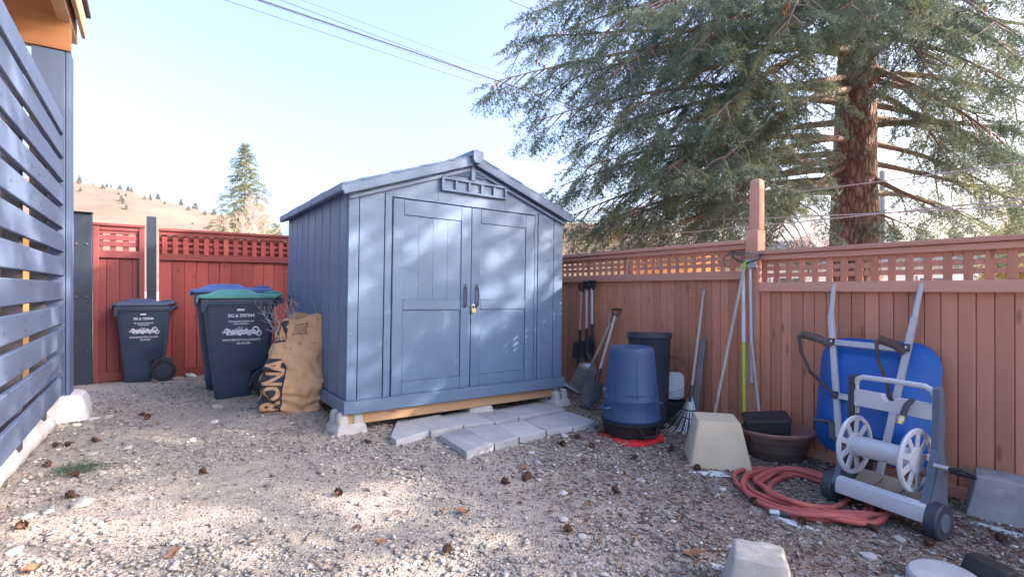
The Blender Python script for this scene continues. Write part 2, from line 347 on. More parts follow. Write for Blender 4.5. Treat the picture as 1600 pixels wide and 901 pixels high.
def attr_mat(name, stops, rough=.85, transl=0, scale=0):
    m = bpy.data.materials.new(name); m.use_nodes = True; t = m.node_tree; L = t.links.new; b = t.nodes['Principled BSDF']
    at_ = nd(t, 'ShaderNodeAttribute', attribute_name='rnd'); rp = ramp(t, stops); L(at_.outputs['Fac'], rp.inputs[0])
    L(rp.outputs[0], b.inputs['Base Color']); b.inputs['Roughness'].default_value = rough; b.inputs['Specular IOR Level'].default_value = .25
    if transl:
        tr = nd(t, 'ShaderNodeBsdfTranslucent'); L(rp.outputs[0], tr.inputs[0]); ms = nd(t, 'ShaderNodeMixShader'); ms.inputs[0].default_value = transl
        L(b.outputs[0], ms.inputs[1]); L(tr.outputs[0], ms.inputs[2]); L(ms.outputs[0], t.nodes['Material Output'].inputs['Surface'])
    return m
ico = bmesh.new(); bmesh.ops.create_icosphere(ico, subdivisions=1, radius=1)
ICV = np.array([v.co[:] for v in ico.verts], np.float32); ICT = np.array([[v.index for v in f.verts] for f in ico.faces], np.int32); ico.free()
def in_view(x, y): return abs(x) < 1.12 * y + .35
def scatter(n, dens, smin, smax, squash, seed):
    r_ = np.random.default_rng(seed); pts = []
    while len(pts) < n:
        x = r_.uniform(-5.4, 3.6); y = 1.55 + 5.6 * r_.random() ** 1.75
        if not in_view(x, y): continue
        if (Vector((x, y, 0)) - F0).dot(FN) < .02: continue
        if r_.random() > dens(x, y): continue
        pts.append((x, y))
    N = len(pts); p = np.array(pts); s = smin * (smax / smin) ** (r_.random(N) ** 3.3)
    zz = np.array([gz(x, y) for x, y in pts])
    Vv = ICV[None] * (1 + .28 * r_.standard_normal((N, len(ICV), 1)))
    sc = np.stack([r_.uniform(.7, 1.3, N), r_.uniform(.7, 1.3, N), r_.uniform(*squash, N)], 1); Vv = Vv * sc[:, None] * s[:, None, None]
    a = r_.uniform(0, 6.28, N); c_, s_ = np.cos(a), np.sin(a)
    X = Vv[..., 0] * c_[:, None] - Vv[..., 1] * s_[:, None]; Y = Vv[..., 0] * s_[:, None] + Vv[..., 1] * c_[:, None]
    W = np.stack([X + p[:, :1], Y + p[:, 1:2], Vv[..., 2] + (zz + s * .15 + .004)[:, None]], -1)
    Tt = ICT[None] + (np.arange(N) * len(ICV))[:, None, None]
    return W.reshape(-1, 3), Tt.reshape(-1, 3), np.repeat(r_.random(N), len(ICV))
gd = lambda x, y: min(1, max(.10, .55 + 1.1 * noise.noise((x * .9 + 3, y * .9, 1)))) * (1 - .25 * smooth(.2, 1.6, x))
M['gravel'] = attr_mat('gravel_stones', [(0, (.15, .13, .12)), (.2, (.20, .18, .165)), (.5, (.265, .25, .235)), (.75, (.33, .315, .295)), (.93, (.40, .385, .365)), (1, (.54, .53, .51))])
gsc = scatter(46000, gd, .0040, .017, (.35, .75), 3)
kind(link('gravel', npmesh('gravel', *gsc[:2], M['gravel'], gsc[2])), 'stuff', 'loose grey and tan gravel strewn over the yard')
# brown needles, bark chips and straw between the stones, thickest near the fence
def litter(n, seed):
    r_ = np.random.default_rng(seed); pts = []
    while len(pts) < n:
        x = r_.uniform(-4.6, 3.4); y = 1.6 + 5.2 * r_.random() ** 1.4
        if not in_view(x, y) or (Vector((x, y, 0)) - F0).dot(FN) < .03: continue
        if r_.random() > .04 + .96 * smooth(-.5, 1.7, x + .25 * (y - 3) + .8 * noise.noise((x, y, 9))): continue
        pts.append((x, y))
    N = len(pts); p = np.array(pts); z = np.array([gz(x, y) for x, y in pts]) + .007
    L_ = r_.uniform(.005, .019, N) * (1 + (r_.random(N) > .93)); W_ = r_.uniform(.0008, .0034, N); a = r_.uniform(0, 6.28, N); ti = r_.uniform(-.25, .25, N)
    d = np.stack([np.cos(a), np.sin(a)], 1); q = np.stack([-d[:, 1], d[:, 0]], 1); out = []
    for sl_, sw in ((-1, -1), (1, -1), (1, 1), (-1, 1)):
        xy = p + d * (sl_ * L_)[:, None] + q * (sw * W_)[:, None]; out.append(np.concatenate([xy, (z + sl_ * L_ * ti + .002 * sw)[:, None]], 1))
    Vv = np.stack(out, 1); o = (np.arange(N) * 4)[:, None]
    Tt = np.concatenate([o + [[0, 1, 2]], o + [[0, 2, 3]]]); return Vv.reshape(-1, 3), Tt, np.repeat(r_.random(N), 4)
M['litter'] = attr_mat('needle_litter', [(0, (.05, .028, .02)), (.5, (.13, .075, .05)), (.85, (.25, .17, .12)), (1, (.42, .37, .30))])
lv = litter(19000, 5); kind(link('needle_litter', npmesh('needle_litter', lv[0], lv[1], M['litter'], lv[2])), 'stuff', 'fallen brown needles and bark chips scattered on the gravel')

# ================================================================ HILL
def crest(x):
    pts = [(-900, 105), (-420, 95), (-349, 86), (-305, 77), (-255, 67), (-232, 60), (-185, 45), (-120, 30), (0, 18), (150, 14), (420, 26), (900, 30)]
    for (x0, z0), (x1, z1) in zip(pts, pts[1:]):
        if x <= x1: 
            t = max(0, (x - x0) / (x1 - x0)); return z0 + (z1 - z0) * t
    return 25
hx = np.linspace(-900, 900, 150); hy = np.linspace(170, 760, 60); HV = []
def hill_z(x, y):
    k = smooth(170, 402, y) ** .9 * (1 - .75 * smooth(430, 760, y)); return crest(x * (400 / max(y, 300) if y > 400 else 1)) * k * (1 + .05 * noise.noise((x * .02, y * .02, 0))) + 1.8 * noise.noise((x * .06, y * .06, 3)) + 5 * (smooth(200, 300, y)) * (abs(noise.noise((x * .014, y * .009, 8))) - .3) - .3
for y in hy:
    for x in hx: HV.append((x, y, hill_z(x, y)))
nx = len(hx); ii = np.arange((len(hy) - 1) * (nx - 1)); rr_, cc_ = ii // (nx - 1), ii % (nx - 1); a0 = rr_ * nx + cc_
T = np.concatenate([np.stack([a0, a0 + 1, a0 + nx + 1], 1), np.stack([a0, a0 + nx + 1, a0 + nx], 1)])
M['hill'] = mat('dry_grass_hill', (.19, .135, .105), (.145, .105, .083), .06, .95, .0, wear=(.13, .11, .085), wearscale=.16, wearlim=.58)
kind(link('hill', npmesh('hill', np.array(HV), T, M['hill'], smooth=True)), 'structure', 'dry tan hillside beyond the red fence')

# ================================================================ FENCES
def board_mesh(name, d, material, ch=.004):
    return MB().box((0, 0, 0), d, ch).mesh(name, material)
_cache = {}
def board(parent, name, d, material, loc, rot=(0, 0, 0), ch=.004):
    k = (name, tuple(round(q, 4) for q in d), material.name)
    if k not in _cache: _cache[k] = board_mesh(name, d, material, ch)
    return link(name, _cache[k], parent, loc, rot)
jit = lambda s: random.uniform(-s, s)
# right-hand fence: two level panels either side of a tall post; boards at y = 0, front towards -y
def right_fence(t0, t1, ztop, zrail0, zrail1, zb, label):
    e = empty('board_fence', F0 + FD * t0 + Vector((0, 0, zb)), FYAW); Ln = t1 - t0; n = int(round(Ln / .0875)); wd = Ln / n
    for k in range(n):
        h = zrail0 + .03 - zb
        board(e, 'board', (round(wd - .0035, 4), .018, round(h, 3)), M['brown'], ((k + .5) * wd, .012 + jit(.0025), h / 2), (jit(.002), 0, jit(.004)), .004)
    board(e, 'light_stop_backing', (Ln, .008, round(zrail0 - zb, 3)), M['brown'], (Ln / 2, .0285, (zrail0 - zb) / 2))  # added continuous sheet for the boards' tongues, stops sun leaking through the gaps
    board(e, 'rail', (Ln, .045, zrail1 - zrail0), M['brownx'], (Ln / 2, -.014, (zrail0 + zrail1) / 2 - zb))
    board(e, 'kickboard', (Ln, .03, .10), M['brownx'], (Ln / 2, -.010, .055))
    board(e, 'cap_rail', (Ln, .095, .035), M['brownx'], (Ln / 2, .0, ztop - .0175 - zb))
    board(e, 'top_rail', (Ln, .035, .045), M['brownx'], (Ln / 2, -.006, ztop - .060 - zb))
    hz = ztop - .083 - zrail1
    for k in range(3):
        board(e, 'lattice_slat', (Ln, .009, .036), M['brownx'], (Ln / 2, .017, zrail1 + hz * (k * 2 + 1.62) / 6.5 - zb + .012))
    n = int(Ln / .102)
    for k in range(n + 1):
        board(e, 'lattice_slat', (.048, .010, round(hz + .05, 3)), M['brown'], ((k + .35) * Ln / (n + .7), .0065, zrail1 + hz / 2 - zb), (0, jit(.006), 0), .002)
    return tag(e, label, 'fence', 'right-hand fence panels')
right_fence(-.9, 2.61, 1.75, 1.40, 1.478, .0, 'brown board fence panel with lattice top, behind the shovels and blue can')
right_fence(2.735, 6.6, 1.644, 1.295, 1.374, -.06, 'brown board fence panel with lattice top, behind the wheelbarrow')
fp = empty('fence_post', F0 + FD * 2.672 - FN * .03 + Vector((0, 0, -.05)), FYAW)
MB().box((0, 0, .94), (.118, .12, 1.88), .006).build('post_base', M['brownx'], fp)
MB().loft([[(x, y, z) for x, y in rrect(wd, wd * .9, .012, 2, dx, 0)] for wd, z, dx in ((.098, 1.88, .012), (.095, 2.28, .016), (.088, 2.305, .016), (.068, 2.322, .016), (.03, 2.33, .016))]).build('post_top', M['brownx'], fp)
tag(fp, 'tall brown wooden post rising above the two fence panels', 'post')

# left-hand red fence and gate, built along U through L0
L0 = Vector((-4.61, 6.5, 0))
def lattice_panel(name, x0, x1, ztop, zr0, zr1, zb, m, mx, nvert, label, cat, boardw=.135, frame=False):
    e = empty(name, L0 + U * x0 + Vector((0, 0, zb)), YAW); Ln = x1 - x0; n = max(2, int(round(Ln / boardw))); wd = Ln / n
    for k in range(n):
        h = zr0 + .02 - zb
        board(e, 'board', (round(wd - .004, 4), .018, round(h, 3)), m, ((k + .5) * wd, .012 + jit(.002), h / 2))
    board(e, 'light_stop_backing', (Ln, .008, round(zr0 - zb, 3)), m, (Ln / 2, .0285, (zr0 - zb) / 2))  # same added sheet, keeps sunlight from leaking between the boards
    board(e, 'rail', (Ln, .045, zr1 - zr0), mx, (Ln / 2, -.014, (zr0 + zr1) / 2 - zb))
    board(e, 'bottom_rail', (Ln, .03, .11), mx, (Ln / 2, -.010, .075))
    board(e, 'cap_rail', (Ln + .01, .10, .032), mx, (Ln / 2, 0, ztop - .016 - zb))
    board(e, 'top_rail', (Ln, .036, .05), mx, (Ln / 2, -.008, ztop - .060 - zb))
    hz = ztop - .085 - zr1
    for k in range(3):
        q = (k * 2 + 1.6) / 6.5 if not frame else (k + .95) / 3.2
        board(e, 'lattice_slat', (Ln, .010, .040 if not frame else .062), mx, (Ln / 2, .020 if not frame else -.004, zr1 + hz * q - zb + .01))
    for k in range(nvert):
        board(e, 'lattice_slat', (.060, .010, round(hz + .05, 3)), m, ((k + .5) * Ln / nvert, .0085, zr1 + hz / 2 - zb), (0, jit(.005), 0), .002)
    if not frame: board(e, 'lattice_backing', (Ln, .012, round(hz - .015, 3)), m, (Ln / 2, .062, zr1 + hz / 2 - zb - .012))
    if frame:
        for sx in (.028, Ln - .028): board(e, 'gate_stile', (.055, .045, round(ztop - zb - .035, 3)), m, (sx, -.016, (ztop - zb - .035) / 2))
        board(e, 'hinge_gap_shade', (.010, .012, 1.3), M['stud'], (Ln - .064, -.014, .95))  # solid dark strip standing in for the shade of the hinge gap
    return tag(e, label, cat)
lattice_panel('lattice_fence', .012, 3.3, 2.10, 1.69, 1.775, .13, M['red'], M['redx'], 28, 'bright red stained fence with lattice top behind the green-lidded bin', 'fence')
lattice_panel('garden_gate', -.648, -.140, 2.125, 1.70, 1.79, .15, M['gate'], M['gate'], 4, 'dark red wooden gate with slatted top between two navy steel posts', 'gate', frame=True)
def steel_post(x, wd, ztop, label, bolts):
    e = empty('steel_post', L0 + U * x + Vector((0, 0, .10)), YAW); h = ztop - .1
    MB().box((0, 0, h / 2), (wd, .10, h), .004).build('column', M['steel'], e)
    if bolts:
        MB().box((0, -.02, h + .004), (wd + .02, .15, .008), .002).build('cap_plate', M['steel'], e)
        for z in (h - .38, h - 1.02, h - 1.68):
            for sx in (-.25, .25):
                MB().lathe([(.016, 0), (.016, .007), (.009, .012)], 8, m=rot3((R(90), 0, 0)), c=(sx * wd, -.049, z)).build('bolt', M['iron'], e)
    return tag(e, label, 'post')
steel_post(-.755, .20, 2.235, 'wide navy steel post with bolts beside the slatted porch', True)
steel_post(-.068, .105, 2.245, 'slim navy steel post between gate and bright red fence', False)

# ================================================================ PORCH WITH SLATTED SCREEN
pz = gz(-3.98, 4.43); pe = empty('porch', Vector((-3.935, 4.36, pz)), YAW)     # local x = U, y = V_ ; screen runs to -y
ZS = lambda z: z - pz
for k in range(12):
    board(pe, 'slat', (3.6, .030, .152), M['slat'], (0, -1.802, ZS(2.653 + .0825 - k * .205)), (jit(.003), 0, R(90)), .006)
for y in (-.55, -1.45, -2.6): board(pe, 'stud', (.09, .09, 2.62), M['stud'], (-.075, y, ZS(1.60)))
board(pe, 'post', (.215, .10, 3.02), M['post'], (-.085, .052, ZS(1.885)))
board(pe, 'post_trim', (.03, .26, 3.05), M['post'], (.040, .14, ZS(1.895)))
MB().loft([[(x - .04 + jit(.004), y + .16 + jit(.004), z) for x, y in rrect(wd, dp, .10, 5)] for wd, dp, z in ((.46, .56, -.06), (.44, .54, .06), (.40, .50, .16), (.36, .46, .205), (.28, .40, .222))]).build('footing', M['tarp'], pe, rot=(0, 0, 0))
board(pe, 'header', (3.2, .09, .46), M['cedar'], (-1.54, .03, ZS(3.63)))
board(pe, 'rafter', (4.4, .09, .19), M['cedarl'], (.02, -1.72, ZS(3.745)), (0, 0, R(90)))
for k in range(12): board(pe, 'soffit_board', (.265, 4.6, .02), M['cedar'], (-.035 - k * .272, -1.9, ZS(3.865)))
board(pe, 'fascia', (4.6, .03, .22), M['cedarl'], (.115, -1.9, ZS(3.80)), (0, 0, R(90)))
board(pe, 'roof_edge', (4.7, .06, .05), M['stud'], (.135, -1.9, ZS(3.94)), (0, 0, R(90)))
board(pe, 'roof_deck', (3.5, 4.7, .04), M['stud'], (-1.62, -1.9, ZS(3.90)))
board(pe, 'plywood_wall', (2.9, .03, 1.45), M['ply'], (-1.62, .95, ZS(1.10)))
board(pe, 'deck_floor', (2.6, 3.9, .06), M['stud'], (-1.35, -1.85, ZS(.36)))
tag(pe, 'grey blue slatted porch screen with cedar eaves and post on white footing', 'porch')
# white wrapped roll lying along the foot of the screen
rl = []; rad = []
A, B = G(70, 668), G(-60, 800); A.z += .05; B.z += .09
for k in range(30):
    t = k / 29; p = A.lerp(B, t); s_ = .085 + .035 * t; pinch = 1 - .22 * max(0, 1 - abs(((t * 3.0) % 1) - .5) / .09) 
    rl.append(p + Vector((jit(.006), jit(.006), jit(.004) + .02 * t))); rad.append((s_ if 0 < k < 29 else s_ * .5) * pinch)
tag(MB().tube(rl, rad, 14).build('wrapped_roll', M['tarp']), 'long white wrapped roll lying at the foot of the slatted screen', 'roll')
# ================================================================ SHED
ZB = .29; sh = empty('garden_shed', Vector((-1.333, 4.0, ZB)), rot=(0, R(.95), YAW)); SW, SD = 2.294, 2.2
DZ0, DZ1 = .132, 1.805; EV = 1.835; APX = 2.26; MID = SW / 2
def part(parent, name, m, *boxes, ch=.004, rot=(0, 0, 0)):
    b = MB()
    for (x0, x1, y0, y1, z0, z1) in boxes: b.box(((x0 + x1) / 2, (y0 + y1) / 2, (z0 + z1) / 2), (x1 - x0, y1 - y0, z1 - z0), ch)
    return b.build(name, m, parent)
# base frame
part(sh, 'sill', M['shed_trim'], (-.025, SW + .025, -.03, .03, .022, .125)); part(sh, 'side_sill', M['shed_trim'], (-.025, .03, .032, SD, .022, .125)); part(sh, 'side_sill', M['shed_trim'], (SW - .03, SW + .025, .032, SD, .022, .125))
part(sh, 'floor', M['shed_trim'], (.03, SW - .03, .03, SD - .02, .06, .12))
part(sh, 'skid', M['lumber'], (.02, SW - .10, .02, .06, -.075, .02)); part(sh, 'skid', M['lumber'], (.02, SW - .10, 1.05, 1.09, -.075, .02)); part(sh, 'skid', M['lumber'], (.02, SW - .10, 2.05, 2.09, -.075, .02))
# front corner panels each in two boards with a groove
for (a, b) in ((0, .085), (.088, .300), (.306, .368), (1.912, 1.950), (1.956, 2.165), (2.168, SW)):
    part(sh, 'front_board', M['shed'], (a + .001, b - .001, .004, .05, .126, EV), ch=.003)
# side walls: vertical boards
for xa in (0, SW):
    ys_ = [.052, .24, .52, .78, 1.03, 1.28, 1.52, 1.77, 2.0, SD]
    for a, b in zip(ys_, ys_[1:]):
        x0, x1 = (.0, .045) if xa == 0 else (SW - .045, SW)
        part(sh, 'side_board', M['shed'], (x0, x1, a + .003, b - .003, .127, EV - .01), ch=.010)
part(sh, 'back_wall', M['shed'], (.02, SW - .02, SD - .03, SD, .127, EV))
# gable, in three boards over the doors
def gable_poly(y0, y1, name):
    f = lambda p, q, t: (p, t, q); zt = lambda x: EV + .02 + (APX - EV - .02) * (1 - abs(x - MID) / MID)
    xs_ = [0.0, .80, 1.53, SW] if name == 'gable_board' else [0, SW]
    for a, b in zip(xs_, xs_[1:]):
        a_, b_ = a + .0015, b - .0015; z0 = DZ1 + .012
        top = [(b_, zt(b_))] + ([(MID, zt(MID))] if a_ < MID < b_ else []) + [(a_, zt(a_))]
        poly = [(a_, EV + .002 if a < .3 else z0), (.366, EV + .002), (.366, z0), (b_, z0)] if a < .3 else ([(a_, z0), (1.914, z0), (1.914, EV + .002), (b_, EV + .002)] if b > 1.95 else [(a_, z0), (b_, z0)])
        MB().prism(poly + top, y0, y1, f).build(name, M['shed'], sh)
gable_poly(.006, .05, 'gable_board')
MB().prism([(0.02, EV), (SW - .02, EV), (MID, APX)], SD - .028, SD, lambda p, q, t: (p, t, q)).build('rear_gable', M['shed'], sh)
# louvred vent under the ridge
vt = MB().prism([(MID - .34, 2.085), (MID + .34, 2.085), (MID, 2.215)], -.004, .004, lambda p, q, t: (p, t, q)).build('vent', M['shed'], sh)
for sx in (-1, 1):
    for k in range(5):
        z = 2.098 + k * .021; l = .34 * (1 - (z - 2.085) / .13) - .035
        if l > .04: MB().box((MID + sx * (.02 + l / 2), -.010, z), (l, .012, .009), .002, rot3((R(35), 0, 0))).build('louvre', M['shed_trim'], vt)
MB().box((MID, -.014, 2.145), (.045, .024, .175), .003).build('vent_mullion', M['shed_trim'], vt)
# row of five small windows
WX0, WX1, WZ0, WZ1 = .818, 1.536, 1.925, 2.052; wi = MB()
wi.box(((WX0 + WX1) / 2, -.012, WZ1 - .011), (WX1 - WX0, .034, .022), .003).box(((WX0 + WX1) / 2, -.012, WZ0 + .011), (WX1 - WX0, .034, .022), .003)
for k in range(6): wi.box((WX0 + .014 + k * (WX1 - WX0 - .028) / 5, -.0125, (WZ0 + WZ1) / 2), (.026, .031, WZ1 - WZ0 - .044), .002)
wi = wi.build('window_strip', M['shed'], sh); st = (WX1 - WX0 - .028) / 5
for k in range(5): MB().box((WX0 + .014 + (k + .5) * st, .000, (WZ0 + WZ1) / 2), (st - .027, .012, WZ1 - WZ0 - .046), .001).build('pane', M['shed'], wi)
# doors
def door(a, b, hinge_left):
    d = part(sh, 'door', M['shed'], (a, b, .012, .040, DZ0, DZ1), ch=.003); d.name = 'door'
    wl, wr = (.095, .105) if hinge_left else (.10, .115)
    f = -.004
    for nm, bx in (('stile', (a, a + wl, f, .013, DZ0, DZ1)), ('stile', (b - wr, b, f, .013, DZ0, DZ1)), ('door_rail', (a + wl + .001, b - wr - .001, f, .013, DZ1 - .135, DZ1)), ('door_rail', (a + wl + .001, b - wr - .001, f, .013, .852, .945)), ('door_rail', (a + wl + .001, b - wr - .001, f, .013, DZ0, DZ0 + .105))):
        part(d, nm, M['shed'], bx, ch=.0035)
    n = 4 if hinge_left else 1
    for k in range(n):       # tongue and groove boards of the upper panel
        w_ = (b - wr - a - wl) / n; part(d, 'panel_board', M['shed'], (a + wl + k * w_ + .0005, a + wl + (k + 1) * w_ - .0005, .005, .0125, .947, DZ1 - .137), ch=.0009)
    part(d, 'lower_panel', M['shed'], (a + wl + .004, b - wr - .004, .006, .0125, DZ0 + .108, .849), ch=.002)
    hx = a + .006 if hinge_left else b - .006
    for z in (.30, .95, 1.62): MB().tube([(hx, -.004, z - .045), (hx, -.004, z + .045)], .007, 8).build('hinge', M['shed_trim'], d)
    x = b - .060 if hinge_left else a + .060; hp = [(x, -.006, 1.06), (x, -.035, 1.045), (x, -.042, .98), (x, -.035, .895), (x, -.006, .880)]
    MB().tube(hp, .009, 8).build('handle', M['shed_dark'], d)
    part(d, 'handle_plate', M['shed_dark'], (x - .016, x + .016, -.009, -.0045, .865, 1.09), ch=.002)
    return d
dl = door(.375, 1.146, True); dr = door(1.152, 1.905, False)
part(sh, 'door_gap_shade', M['shed_dark'], (.369, 1.911, .041, .050, DZ0, DZ1 + .01), ch=.001)  # dark sheet behind the doors, paints the shade seen in their gaps
hasp = part(sh, 'hasp', M['shed_dark'], (1.125, 1.20, -.012, -.006, .875, .895), ch=.002)
part(sh, 'threshold', M['shed_trim'], (.372, 1.908, -.012, .006, .1255, .131), ch=.001)
# roof: overlapping strips of moulded tiles on both slopes, fascia, ridge
OV = .065; sl_ = (2.30 - 1.868) / (MID + .07); ang = math.atan(sl_); LR = (MID + .07) / math.cos(ang)
for sg in (-1, 1):
    deck = MB().box((0, 0, 0), (LR, SD + OV * 2 - .02, .03), .003).build('roof_deck', M['shed_trim'], sh, (MID + sg * math.cos(ang) * LR / 2, SD / 2, 2.30 - math.sin(ang) * LR / 2 - .058), (0, sg * ang, 0))
    n = 9
    for k in range(n):
        q = (k + .5) * LR / n; a2 = ang - R(1.8)
        MB().box((0, 0, 0), (LR / n + .02, SD + OV * 2, .022), .006).build('roof_tile_strip', M['shed_trim'], sh, (MID + sg * math.cos(ang) * q, SD / 2, 2.30 - math.sin(ang) * q - .016 + .004 * (k % 2)), (0, sg * a2, 0))
    MB().box((0, 0, 0), (LR - .02, .028, .078), .006).build('fascia', M['shed_trim'], sh, (MID + sg * math.cos(ang) * (LR / 2 + .01), -OV + .014, 2.30 - math.sin(ang) * LR / 2 - .064), (0, sg * ang, 0))
    MB().box((0, 0, 0), (LR - .10, .020, .030), .004).build('gable_trim', M['shed_trim'], sh, (MID + sg * math.cos(ang) * (LR / 2 - .02), -.012, 2.30 - math.sin(ang) * LR / 2 - .125), (0, sg * ang, 0))
    ex = MID + sg * (MID + .065); ez = 1.868 - .035
    for k in range(5):
        y0 = -OV + k * (SD + 2 * OV) / 5; part(sh, 'eave_trim', M['shed_trim'], (ex - .02, ex + .02, y0 + .003, y0 + (SD + 2 * OV) / 5 - .003, ez - .035, ez + .03 + .004 * (k % 2)), ch=.006)
MB().loft([[(MID + x * s_, y, 2.275 + z * s_) for x, z in ((-.075, -.01), (-.05, .045), (0, .06), (.05, .045), (.075, -.01))] for y, s_ in ((-OV - .03, .8), (-OV - .02, 1), (SD + OV, 1))]).build('ridge_cap', M['shed_trim'], sh)
MB().prism([(-.055, .05), (.055, .05), (.05, -.03), (.03, -.06), (-.03, -.06), (-.05, -.03)], -OV - .045, -OV - .005, lambda p, q, t: (MID + p, t, 2.265 + q)).build('ridge_end', M['shed_trim'], sh)
tag(sh, 'blue grey painted garden shed with double doors and gable roof', 'shed')
# padlock hanging from the hasp
lp = sh.matrix_basis @ Vector((1.168, -.020, .842)); pk = empty('padlock', lp, YAW)
MB().box((0, 0, 0), (.046, .02, .042), .005).build('body', M['brass'], pk)
MB().tube([(-.015, 0, .02), (-.015, 0, .04), (-.010, 0, .052), (0, 0, .056), (.010, 0, .052), (.015, 0, .04), (.015, 0, .02)], .0042, 8).build('shackle', M['chrome'], pk)
tag(pk, 'small brass padlock locking the blue grey shed doors', 'padlock')
# precast footing blocks under the shed
def footing(px, py, label, yaw, lift=0):
    p = G(px, py); e = empty('footing_block', p + Vector((0, 0, lift - .012)), yaw); b = MB()
    sec = lambda w0, w1, z: [(x, y, z) for x, y in rrect(w0, w1, .02, 2)]
    b.loft([sec(.265, .265, 0), sec(.25, .25, .06), sec(.215, .215, .085)]); b.build('base', M['conc'], e)
    for sx in (-1, 1):
        for sy in (-1, 1):
            MB().loft([[(x + sx * .062, y + sy * .062, z) for x, y in rrect(w0, w0, .018, 3)] for w0, z in ((.088, .080), (.080, .14), (.072, .172), (.05, .185))]).build('horn', M['conc'], e)
    return tag(e, label, 'footing', 'precast footing blocks')
footing(541, 672, 'pale concrete footing block under the left front corner of the shed', YAW + .1)
footing(744, 645, 'pale concrete footing block under the middle of the shed front', YAW - .1, .02)
footing(866, 632, 'pale concrete footing block under the right front corner of the shed', YAW + .2)
# loose concrete pavers in front of the doors
pav = kind(empty('paving', G(760, 660)), 'structure', 'loosely laid pale concrete pavers in front of the shed doors'); inv = pav.matrix_basis.inverted()
Z = lambda x, y: (500 + x / 3.556, 580 + y / 3.556)
PV = [[(430, 262), (485, 259), (614, 333), (422, 388), (388, 362)], [(488, 259), (660, 237), (798, 303), (655, 331), (618, 333)], [(662, 237), (832, 214), (972, 284), (802, 304)], [(834, 214), (970, 201), (1104, 257), (976, 284)], [(972, 200), (1210, 166), (1368, 219), (1108, 257)],
      [(660, 342), (803, 313), (970, 402), (815, 447)], [(808, 312), (974, 290), (1106, 368), (974, 401)], [(978, 289), (1136, 273), (1258, 334), (1110, 368)], [(1140, 272), (1228, 244), (1406, 310), (1262, 333)], [(1232, 242), (1370, 222), (1536, 283), (1410, 310)]]
for q in PV:
    dz = .050 + jit(.007); pts = [G(*Z(*c), dz) + Vector((0, 0, dz)) for c in q]; c = sum(pts, Vector()) / len(pts); zt = c.z
    sh_ = lambda k: [inv @ Vector((c.x + (p.x - c.x) * k, c.y + (p.y - c.y) * k, 0)) for p in pts]
    a, b2 = sh_(.968), sh_(.945); zz = zt - pav.location.z; b = MB()
    b.loft([[(p.x, p.y, zz - .085) for p in a], [(p.x, p.y, zz - .005) for p in a], [(p.x, p.y, zz + random.uniform(-.002, .002)) for p in b2]]); b.build('paver', M['paver'], pav)
# raw lumber bearer seen below the sill is the shed's skid; white pipes by its corner
tag(MB().tube([G(878, 603) + Vector((0, 0, .04)), G(905, 616) + Vector((0, 0, .02))], .016, 10).build('white_pipe', M['pipe']), 'short white plastic pipe at the right corner of the shed', 'pipe')
tag(MB().tube([P(905, 596, .12), P(945, 607, .10), P(958, 612, .10)], .013, 8).build('white_pipe', M['pipe']), 'thin white pipe on the ground along the fence behind the leaning shovels', 'pipe')
# ================================================================ WHEELED BINS
def place_text(body, size, parent, fmap, m, name='lettering', bold=.0, cut=None, align='CENTER', x0=0, y0=0, rot=0, slices=None):
    me = textmesh(body, size, align, bold=bold); bm = bmesh.new(); bm.from_mesh(me); bpy.data.meshes.remove(me)
    ca, sa = math.cos(rot), math.sin(rot)
    for v in bm.verts: v.co = Vector((v.co.x * ca - v.co.y * sa + x0, v.co.x * sa + v.co.y * ca + y0, 0))
    if slices:
        for ax in (0, 1):
            lo_ = min(v.co[ax] for v in bm.verts); hi_ = max(v.co[ax] for v in bm.verts); c = lo_ + slices
            while c < hi_:
                no = [0, 0, 0]; no[ax] = 1; co = [0, 0, 0]; co[ax] = c
                bmesh.ops.bisect_plane(bm, geom=bm.verts[:] + bm.edges[:] + bm.faces[:], plane_co=co, plane_no=no); c += slices
    for v in bm.verts: v.co = fmap(v.co.x, v.co.y)
    out = bpy.data.meshes.new(name); bm.to_mesh(out); bm.free(); out.materials.append(m); return link(name, out, parent)
